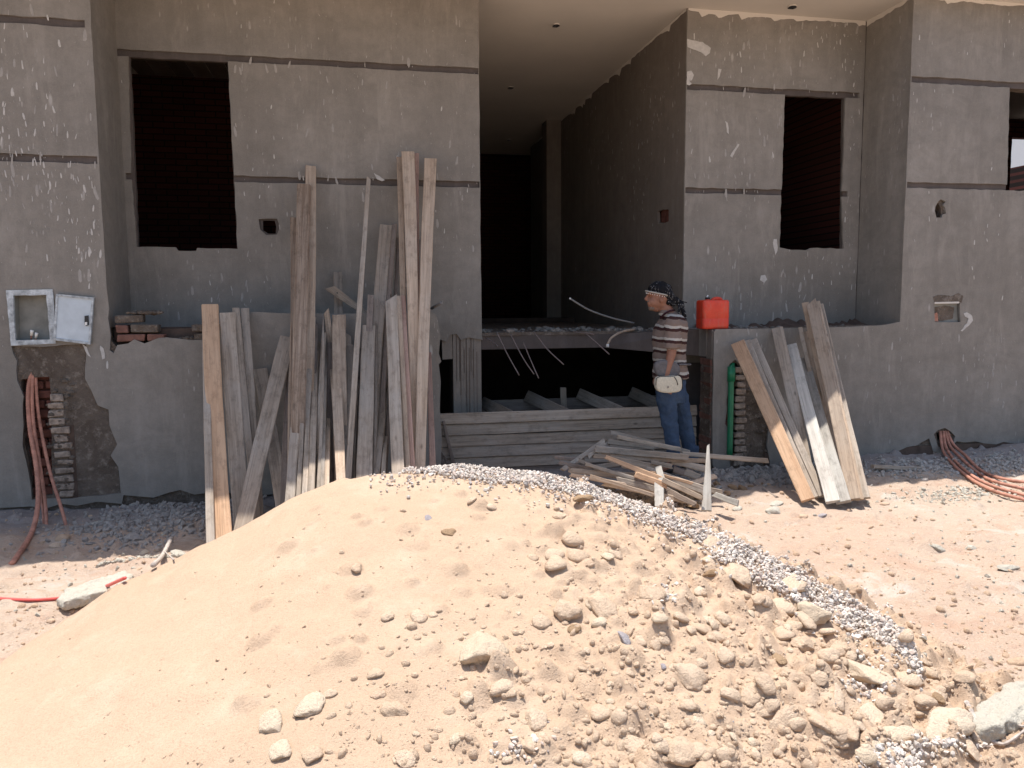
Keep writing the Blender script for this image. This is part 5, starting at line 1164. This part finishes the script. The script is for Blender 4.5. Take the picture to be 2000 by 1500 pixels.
# ================================================================ jerrycan
Yj = 6.93; a, b = PY(1365, 640, Yj), PY(1417, 638, Yj); zt = PY(1400, 583, Yj).z; zb = ZLR-.003
JC = tag(empty('jerrycan', ((a.x+b.x)/2, Yj, zb)), 'bright orange red plastic jerrycan standing on the ledge right of the man', 'jerrycan')
W_ = (b.x-a.x); H_ = zt-zb; cx = (a.x+b.x)/2; mb = MB(); rings = []
def rrect(w_, d_, r_, z, n_=5, cx=0, cy=0):
    out = []
    for (sx, sy, a0) in ((1, 1, 0), (-1, 1, 90), (-1, -1, 180), (1, -1, 270)):
        for k_ in range(n_):
            t_ = math.radians(a0+90*k_/(n_-1)); out.append((cx+sx*(w_/2-r_)+r_*math.cos(t_), cy+sy*(d_/2-r_)+r_*math.sin(t_), z))
    return out
prof = [(0, .92), (.012, .985), (.03, 1), (.09, 1), (.10, .985), (.112, 1), (.18, 1), (.19, .985), (.20, 1), (.84*H_/.26*.26/H_*H_, 1)] if False else [(0, .93), (.010, .985), (.03, 1), (.33*H_, 1), (.345*H_, .982), (.36*H_, 1), (.86*H_, 1), (.92*H_, .975), (.95*H_, .90)]
vs = []; n_ = 20
for z, s_ in prof: vs += rrect(W_*s_, .17*s_, .028, zb+z, 5, cx, Yj)
mb.add(vs, [(i*n_+k_, i*n_+(k_+1) % n_, (i+1)*n_+(k_+1) % n_, (i+1)*n_+k_) for i in range(len(prof)-1) for k_ in range(n_)] + [tuple(range(n_))[::-1], tuple((len(prof)-1)*n_+k_ for k_ in range(n_))])
def m_can():
    t = NT('orange_red_plastic', .42, .45); p = t.pos(); a_ = t.noise(p, 14, 4, .6)
    t.b.inputs['Subsurface Weight'].default_value = .0
    col = t.ramp(a_, .3, .7, (.60, .040, .014), (.72, .060, .024)); col = t.mix(t.math('MULTIPLY', t.ramp(t.noise(t.pos((1, 1, .4)), 22, 6, .75), .5, .72), .45), col, (.38, .16, .11)); return t.out(col, a_, .003, .3)
M['can'] = m_can()
mb.build('body', M['can'], JC, True)
mb = MB(); zt0 = zb+.93*H_; mb.tube(spline([(cx-.012, Yj, zt0-.01), (cx+.005, Yj, zt0+.012), (cx+.042, Yj, zt0+.02), (cx+.078, Yj, zt0+.012), (cx+.092, Yj, zt0-.012)], 5), .017, 10); mb.box(cx+.0, cx+.084, Yj-.012, Yj+.012, zt0-.005, zt0+.014); mb.build('handle', M['can'], JC, True)
mb = MB(); mb.tube([(cx-.052, Yj, zt0-.004), (cx-.052, Yj, zt0+.016)], .022, 14); nk = mb.build('neck', M['can'], JC, True); mb = MB(); mb.tube([(cx-.052, Yj, zt0+.014), (cx-.052, Yj, zt0+.03)], .024, 16, bump=.0); mb.build('cap', M['black'], nk, True)
mb = MB(); mb.tube([(cx-.06, Yj, zt0+.032), (cx-.05, Yj, zt0+.05)], .007, 6); mb.build('cap_tab', M['white'], nk, True)
# crumpled cement bag scrap on the crest of the gravel
c0 = hit([870], [912])[0]; mb = MB(); r_ = random.Random(3); n_ = 14; vs = []
for j, (h_, w_) in enumerate(((-.03, .050), (.02, .052), (.05, .040), (.085, .026), (.115, .014), (.135, .006))):
    for k_ in range(n_):
        a_ = 2*math.pi*k_/n_; q_ = w_*(1+.32*math.sin(a_*3+j*1.3)+r_.uniform(-.12, .12)); vs.append((c0[0]+q_*math.cos(a_)-.008*j, c0[1]+.03+q_*.6*math.sin(a_), c0[2]+h_+r_.uniform(-.006, .006)))
mb.add(vs, [(j*n_+k_, j*n_+(k_+1) % n_, (j+1)*n_+(k_+1) % n_, (j+1)*n_+k_) for j in range(5) for k_ in range(n_)] + [tuple(5*n_+k_ for k_ in range(n_))])
tag(mb.build('paper_scrap', M['mortar'], None, False, c0), 'crumpled scrap of tan cement bag paper standing on the gravel crest', 'paper scrap')
# ================================================================ building across the yard seen through the far right window
nb_ = tag(empty('pale_building', (26, 30, 0)), 'pale sunlit building glimpsed through the far right window', 'building')
mb = MB(); mb.box(14, 44, 30, 36, -.3, 14); mb.build('wall', M['white'], nb_)
for z in (2.2, 4.6):
    mb = MB(); mb.box(14, 44, 29.93, 30-.003, z, z+.08); mb.build('string_course', M['ceiling'], nb_)
# ================================================================ the man
YM = 6.55
def J(px, py, dy=0.0): return PY(px, py, YM+dy)
foot = J(1342, 905); foot.z = .13
MAN = tag(empty('person', (foot.x, YM, foot.z)), 'man in striped polo shirt, jeans and checked headscarf, looking left', 'person')
def rings(mb, rr, n=20):
    """loft of ellipses: (centre, half width x, half depth y)"""
    vs = []; N = len(rr)
    for (c, a, b) in rr: vs += [(c[0]+a*math.cos(2*math.pi*k/n), c[1]+b*math.sin(2*math.pi*k/n), c[2]) for k in range(n)]
    mb.add(vs, [(i*n+k, i*n+(k+1) % n, (i+1)*n+(k+1) % n, (i+1)*n+k) for i in range(N-1) for k in range(n)] + [tuple(range(n))[::-1], tuple((N-1)*n+k for k in range(n))])
def cap(mb, a, b, ra, rb, n=14, fl=1.0):
    """tapered capsule"""
    a, b = Vector(a), Vector(b); t = (b-a).normalized(); u = t.orthogonal().normalized() if abs(t.y) > .99 else (Vector((0, 1, 0))-t*t.y).normalized(); v = t.cross(u); vs = []; pr = []
    for k in range(4): th = math.pi/2*(1-k/4); pr.append((a-t*ra*math.sin(th), ra*math.cos(th)))
    pr += [(a, ra), ((a+b)/2, (ra+rb)/2), (b, rb)]
    for k in range(1, 4): th = math.pi/2*k/4; pr.append((b+t*rb*math.sin(th), rb*math.cos(th)))
    for c, r_ in pr:
        r_ = max(r_, 1e-4); vs += [tuple(c + u*r_*fl*math.cos(2*math.pi*k/n) + v*r_*math.sin(2*math.pi*k/n)) for k in range(n)]
    N = len(pr); mb.add(vs, [(i*n+k, i*n+(k+1) % n, (i+1)*n+(k+1) % n, (i+1)*n+k) for i in range(N-1) for k in range(n)] + [tuple(range(n))[::-1], tuple((N-1)*n+k for k in range(n))])
def ell(mb, c, rx_, ry_, rz_, n=18, tilt=0):
    vs = []; m_ = 10; c = Vector(c); R_ = Matrix.Rotation(tilt, 3, 'Y')
    for i in range(m_+1):
        th = math.pi*i/m_; s_ = max(math.sin(th), 1e-3)
        vs += [tuple(c + R_ @ Vector((rx_*s_*math.cos(2*math.pi*k/n), ry_*s_*math.sin(2*math.pi*k/n), -rz_*math.cos(th)))) for k in range(n)]
    mb.add(vs, [(i*n+k, i*n+(k+1) % n, (i+1)*n+(k+1) % n, (i+1)*n+k) for i in range(m_) for k in range(n)] + [tuple(range(n))[::-1], tuple(m_*n+k for k in range(n))])
def skinobj(mb, name, mat, voxel, smooth=4, parent=MAN, disp=None):
    bm = bmesh.new(); me = mb.mesh(name, [mat], True); bm.from_mesh(me); bmesh.ops.recalc_face_normals(bm, faces=bm.faces); bm.to_mesh(me); bm.free()
    o = link(name, me, None, parent, None)
    m_ = o.modifiers.new('remesh', 'REMESH'); m_.mode = 'VOXEL'; m_.voxel_size = voxel; m_.use_smooth_shade = True
    s_ = o.modifiers.new('smooth', 'SMOOTH'); s_.iterations = smooth; s_.factor = .5
    if disp:
        tx = bpy.data.textures.new(name+'_folds', 'CLOUDS'); tx.noise_scale = disp[0]; d_ = o.modifiers.new('folds', 'DISPLACE'); d_.texture = tx; d_.strength = disp[1]; d_.mid_level = .5; d_.texture_coords = 'GLOBAL'
    return o
skin = NT('tanned_skin', .55, .35); p = skin.pos(); a_ = skin.noise(p, 40, 4, .6)
M['skin'] = skin.out(skin.ramp(a_, .3, .7, (.23, .105, .068), (.29, .14, .09)), a_, .002, .2)
def m_jean():
    t = NT('blue_denim', .9, .15); p = t.pos(); a_ = t.noise(p, 5, 5, .6); b_ = t.noise(t.pos((1, 1, 3)), 160, 3, .6)
    col = t.ramp(a_, .3, .7, (.030, .050, .092), (.065, .098, .150)); col = t.mix(t.math('MULTIPLY', t.ramp(b_, .4, .7), .35), col, (.11, .14, .19))
    return t.out(col, b_, .002, .4)
M['jean'] = m_jean()
z0s = J(1310, 730).z
def m_shirt():
    t = NT('striped_polo_cloth', .9, .1); pz = t.n('ShaderNodeSeparateXYZ', i_0=t.n('ShaderNodeNewGeometry').outputs['Position'])
    wob = t.math('MULTIPLY', t.noise(t.pos(), 6, 3, .5), .05)
    # stripes sag away from the shoulders as knitted bands do
    u = t.math('ADD', t.math('ADD', pz.outputs[2], wob), t.math('MULTIPLY', pz.outputs[0], .06))
    f_ = t.math('FRACT', t.math('DIVIDE', t.math('SUBTRACT', u, z0s+.03), .100))
    cr = t.n('ShaderNodeValToRGB', i_Fac=f_); e = cr.color_ramp; e.interpolation = 'CONSTANT'
    e.elements[0].position = 0; e.elements[0].color = (.20, .15, .125, 1); e.elements[1].position = .40; e.elements[1].color = (.050, .024, .022, 1)
    q = e.elements.new(.66); q.color = (.42, .385, .34, 1); q = e.elements.new(.86); q.color = (.20, .15, .125, 1)
    b_ = t.noise(t.pos(), 200, 2, .5); return t.out(cr.outputs[0], b_, .002, .3)
M['shirt'] = m_shirt()
# body: one continuous skin surface
mb = MB()
hc = J(1289, 578); ell(mb, hc, .094, .074, .112, tilt=.18)                                # skull
ell(mb, J(1282, 588), .072, .060, .072, tilt=.2)                                          # face mass
cap(mb, J(1273, 600), J(1283, 602), .030, .034)                                           # chin and jaw
cap(mb, J(1268.5, 573), J(1261, 584), .013, .0135); cap(mb, J(1270, 584), J(1262.5, 585), .016, .013)                                     # nose
cap(mb, J(1268.5, 573.5, -.03), J(1268.5, 573.5, .03), .017, .017)                                # brow
cap(mb, J(1267.5, 591.5, -.016), J(1267.5, 591.5, .016), .0125, .0125); cap(mb, J(1268, 595, -.014), J(1268, 595, .014), .0125, .0125); cap(mb, J(1276, 590), J(1292, 592), .056, .056)   # lips
ell(mb, J(1292, 585, -.075), .018, .010, .028, 10)                                        # ear
cap(mb, J(1298, 600), J(1309, 622), .056, .066)
rings(mb, [(J(1310, 770), .11, .14), (J(1309, 735), .12, .16), (J(1308, 700), .11, .145), (J(1308, 665), .12, .17), (J(1310, 640), .115, .18), (J(1311, 622), .085, .14), (J(1310, 614), .05, .07)])
def arm(s_, sh, el, wr):
    cap(mb, sh, el, .052, .041); cap(mb, el, wr, .041, .027)
sh, el, wr = J(1314, 632, -.19), J(1312, 688, -.225), J(1301, 733, -.235)
arm(-1, sh, el, wr)
def hand(wr, d_, side, fw):
    """palm and five fingers; d_ down direction, side = across the palm, fw = curl direction"""
    pl = wr + d_*.05
    for k in range(4):
        s_ = (k-1.5)*.0185; base = wr + d_*.025 + side*s_*.55; kn = wr + d_*.085 + side*s_; cap(mb, base, kn, .015, .011, 8)
        ln = (.034, .040, .038, .030)[k]; k1 = kn + d_*ln*.75 + fw*ln*.55; k2 = k1 + fw*ln*.62 + d_*ln*.15; k3 = k2 + fw*ln*.3 - d_*ln*.35
        cap(mb, kn, k1, .0098, .0088, 8); cap(mb, k1, k2, .0088, .0080, 8); cap(mb, k2, k3, .0080, .0070, 8)
    t0 = wr + d_*.03 + side*-.028; t1 = t0 + d_*.035 + side*-.022 + fw*.016; t2 = t1 + d_*.028 + fw*.02; cap(mb, wr+d_*.015, t0, .015, .013, 8); cap(mb, t0, t1, .013, .0105, 8); cap(mb, t1, t2, .0105, .0085, 8)
hand(wr, Vector((-.12, 0, -1)).normalized(), Vector((1, .15, 0)).normalized(), Vector((0, .9, -.1)).normalized())
sh2, el2, wr2 = J(1312, 632, .19), J(1306, 690, .24), J(1288, 730, .22)
arm(1, sh2, el2, wr2); hand(wr2, Vector((-.2, 0, -1)).normalized(), Vector((1, 0, 0)), Vector((0, -1, 0)))
def leg(hip, kn, an, toe):
    cap(mb, hip, kn, .078, .055); cap(mb, kn+Vector((.01, 0, -.08)), an, .052, .036); cap(mb, an, toe, .036, .030)
an1 = J(1319, 896, -.09); an1.z = .20; an2 = J(1350, 892, .10); an2.z = .20
leg(J(1303, 768, -.085), J(1310, 832, -.09), an1, an1+Vector((-.14, -.02, -.05))); leg(J(1322, 768, .085), J(1338, 832, .10), an2, an2+Vector((-.14, .02, -.05)))
body = skinobj(mb, 'body', M['skin'], .0062, 3)
# eye and moustache
for s_ in (-1, 1): mb = MB(); ell(mb, J(1267.3, 578.5, .034*s_), .004, .007, .0035, 8); mb.build('eye', M['black'], MAN, True)
mb = MB(); cap(mb, J(1265.5, 589.3, -.024), J(1265.5, 589.3, .024), .0085, .0085, 8); ell(mb, J(1273.5, 601.5), .036, .034, .026, 12); skinobj(mb, 'moustache_and_beard', simple('greying_hair', (.17, .125, .10), .9, .1, .3, 200, .8), .004, 1)
# shirt
mb = MB()
rings(mb, [(J(1309, 738), .150, .195), (J(1309, 731), .152, .195), (J(1308, 712), .138, .182), (J(1307, 690), .138, .180), (J(1307, 665), .143, .197), (J(1309, 645), .140, .205), (J(1312, 630), .122, .195), (J(1312, 619), .092, .150), (J(1309, 612), .068, .088)])
for shh, ell_, s_ in ((sh, el, -1), (sh2, el2, 1)):
    cap(mb, shh+Vector((0, 0, -.005)), shh.lerp(ell_, .70), .072, .070); rings(mb, [(shh.lerp(ell_, .86), .078, .066), (shh.lerp(ell_, .45), .080, .070)])
cap(mb, J(1300, 612), J(1308, 620), .064, .072)
o = skinobj(mb, 'striped_polo_shirt', M['shirt'], .0068, 4, disp=(.09, .022))
mb = MB(); mb.tube(spline([J(1290, 622, -.03), J(1298, 613, -.07), J(1310, 607, -.07), J(1317, 606, 0), J(1310, 607, .07), J(1298, 613, .07), J(1290, 622, .03)], 4), .009, 8); mb.build('collar', simple('dark_collar_cloth', (.05, .018, .022), .9, .1, .1, 60, .2), MAN, True)
# jeans
mb = MB()
rings(mb, [(J(1311, 785), .110, .155), (J(1310, 765), .128, .168), (J(1309, 742), .128, .168), (J(1309, 722), .118, .158)])
for hp, kn, an in ((J(1301, 775, -.088), J(1309, 832, -.09), an1), (J(1325, 775, .088), J(1338, 832, .10), an2)):
    cap(mb, hp, kn, .090, .072); cap(mb, kn, an+Vector((0, 0, .01)), .070, .062)
    rings(mb, [(an+Vector((0, 0, -.03)), .072, .066), (an+Vector((-.0, 0, .1)), .064, .062)])
o = skinobj(mb, 'blue_jeans', M['jean'], .0072, 4, disp=(.07, .026))
for an in (an1, an2):
    mb = MB(); cap(mb, an+Vector((.02, 0, -.055)), an+Vector((-.15, 0, -.065)), .040, .034); skinobj(mb, 'shoe', M['black'], .006, 2)
# headscarf
def m_scarf():
    t = NT('black_and_white_scarf_cloth', .9, .1); p = t.pos(obj=False)
    v = t.n('ShaderNodeTexVoronoi', i_Vector=t.pos((1, 1, 1.4)), i_Scale=62.0, i_Randomness=.35); d_ = t.ramp(v.outputs['Distance'], .20, .30, (.34, .33, .32), (.012, .012, .014))
    big = t.ramp(t.noise(t.pos(off=(2, 5, 1)), 12, 2, .5), .40, .50)
    return t.out(t.mix(big, (.012, .012, .014), d_), v.outputs['Distance'], .004, .4)
M['scarf'] = m_scarf()
mb = MB(); ell(mb, J(1290, 566), .112, .090, .074, tilt=.22); cap(mb, J(1302, 572, -.045), J(1316, 588, -.03), .050, .036); cap(mb, J(1302, 572, .045), J(1316, 588, .03), .050, .036)
cap(mb, J(1318, 586), J(1330, 594), .036, .026); cap(mb, J(1306, 590, -.05), J(1315, 594, -.04), .026, .022)
scarf = skinobj(mb, 'headscarf', M['scarf'], .0062, 3, disp=(.035, .016))
mb = MB()
cap(mb, J(1331, 593, -.03), J(1336, 613, -.05), .024, .020, 10, .6); cap(mb, J(1336, 613, -.05), J(1339, 632, -.03), .022, .014, 10, .5); cap(mb, J(1327, 596, -.06), J(1325, 628, -.12), .018, .012, 10, .5); cap(mb, J(1325, 628, -.12), J(1329, 652, -.14), .012, .007, 10, .5)
cap(mb, J(1320, 586), J(1341, 591), .012, .004, 8); cap(mb, J(1336, 625, -.02), J(1342, 660, -.02), .012, .006, 8, .5)
skinobj(mb, 'scarf_tails', M['scarf'], .005, 2, disp=(.03, .010))
mb = MB(); N_ = 26; pts = []
def bandpt(th, dn=0, r_=1.0):
    px = 1289-28*r_*math.sin(th); return J(px, 567.5 + (px-1258)*.20 + dn, -.094*r_*math.cos(th))
for k in range(N_+1): pts.append(bandpt(math.radians(-48 + 276*k/N_)))
mb.tube(pts, .0072, 8); mb.build('scarf_band', simple('beige_band_cloth', (.34, .31, .27), .9, .1, .2, 90, .3), MAN, True)
mb = MB()
for k in range(22): ell(mb, bandpt(math.radians(-20 + 220*k/21), 4.0, .97), .0034, .0034, .0045, 6)
tag(mb.build('tassel_knots', M['white'], MAN, True), kind='stuff')
# tool pouch in his hand
pc = J(1304, 751, -.27); PO = tag(empty('tool_pouch', pc), 'cream canvas pouch with black stitched edges and a small star held at the hip', 'pouch')
M['canvas'] = simple('cream_canvas', (.56, .51, .40), .9, .15, .12, 60, .4); M['greybag'] = simple('dark_grey_cloth', (.13, .12, .12), .9, .1, .2, 30, .4)
mb = MB(); P4 = [(1279, 738), (1286, 734), (1306, 735), (1326, 731), (1331, 741), (1331, 760), (1325, 766), (1302, 768), (1282, 766), (1278, 752)]
Yp = pc.y
q_ = [PY(x, y, Yp) for x, y in P4]; cc = sum(q_, Vector())/len(q_); vs = []; n_ = len(q_)
for s_, yy in ((.90, -.034), (.985, -.026), (1.0, 0), (.985, .026), (.9, .034)): vs += [tuple(Vector((cc.x+(p.x-cc.x)*s_, Yp+yy, cc.z+(p.z-cc.z)*s_))) for p in q_]
mb.add(vs, [(i*n_+k, i*n_+(k+1) % n_, (i+1)*n_+(k+1) % n_, (i+1)*n_+k) for i in range(4) for k in range(n_)] + [tuple(range(n_))[::-1], tuple(4*n_+k for k in range(n_))])
o = mb.build('canvas_body', M['canvas'], PO, True); md = o.modifiers.new('soft', 'SUBSURF'); md.levels = 2; md.render_levels = 2
mb = MB(); cc2 = cc
mb.tube([Vector((cc.x+(p.x-cc.x)*.98, Yp-.028, cc.z+(p.z-cc.z)*.98)) for p in [q_[9], q_[0], q_[1], q_[2], q_[3], q_[4], q_[5]]], .0028, 6); mb.build('black_piping', M['black'], PO, True)
mb = MB(); mb.tube([PY(1317, 736, Yp-.036), PY(1322, 744, Yp-.037), PY(1324, 752, Yp-.036)], .0032, 6); mb.build('zip', M['black'], PO, True)
st = PY(1305, 756, Yp-.0365); mb = MB(); vs = []
for k in range(10):
    a_ = math.pi/2+k*math.pi/5; r_ = .013 if k % 2 == 0 else .0055; vs.append((st.x+r_*math.cos(a_), st.y, st.z+r_*math.sin(a_)))
vs2 = [(x, y+.003, z) for x, y, z in vs]; mb.add(vs+vs2, [tuple(range(10)), tuple(range(10, 20))[::-1]] + [(k, (k+1) % 10, 10+(k+1) % 10, 10+k) for k in range(10)]); mb.build('star_emblem', simple('faded_emblem', (.22, .19, .17), .9, .1, .1, 60, .1), PO)
mb = MB(); P4 = [(1276, 706), (1296, 701), (1326, 706), (1329, 728), (1322, 737), (1300, 739), (1283, 736), (1277, 724)]
q_ = [PY(x, y, Yp+.045) for x, y in P4]; cc = sum(q_, Vector())/len(q_); vs = []; n_ = len(q_)
for s_, yy in ((.88, -.03), (1.0, -.018), (1.0, .018), (.9, .03)): vs += [(cc.x+(p.x-cc.x)*s_, Yp+.045+yy, cc.z+(p.z-cc.z)*s_) for p in q_]
mb.add(vs, [(i*n_+k, i*n_+(k+1) % n_, (i+1)*n_+(k+1) % n_, (i+1)*n_+k) for i in range(3) for k in range(n_)] + [tuple(range(n_))[::-1], tuple(3*n_+k for k in range(n_))])
o = mb.build('grey_flap', M['greybag'], PO, True); md = o.modifiers.new('soft', 'SUBSURF'); md.levels = 2; md.render_levels = 2
bl = MB(); bl.tube(spline([PY(1326, 712, Yp+.05), PY(1340, 712, YM-.19), PY(1348, 712, YM-.05), PY(1346, 712, YM+.12)], 6), .009, 8); bl.build('waist_strap', M['greybag'], PO, True)
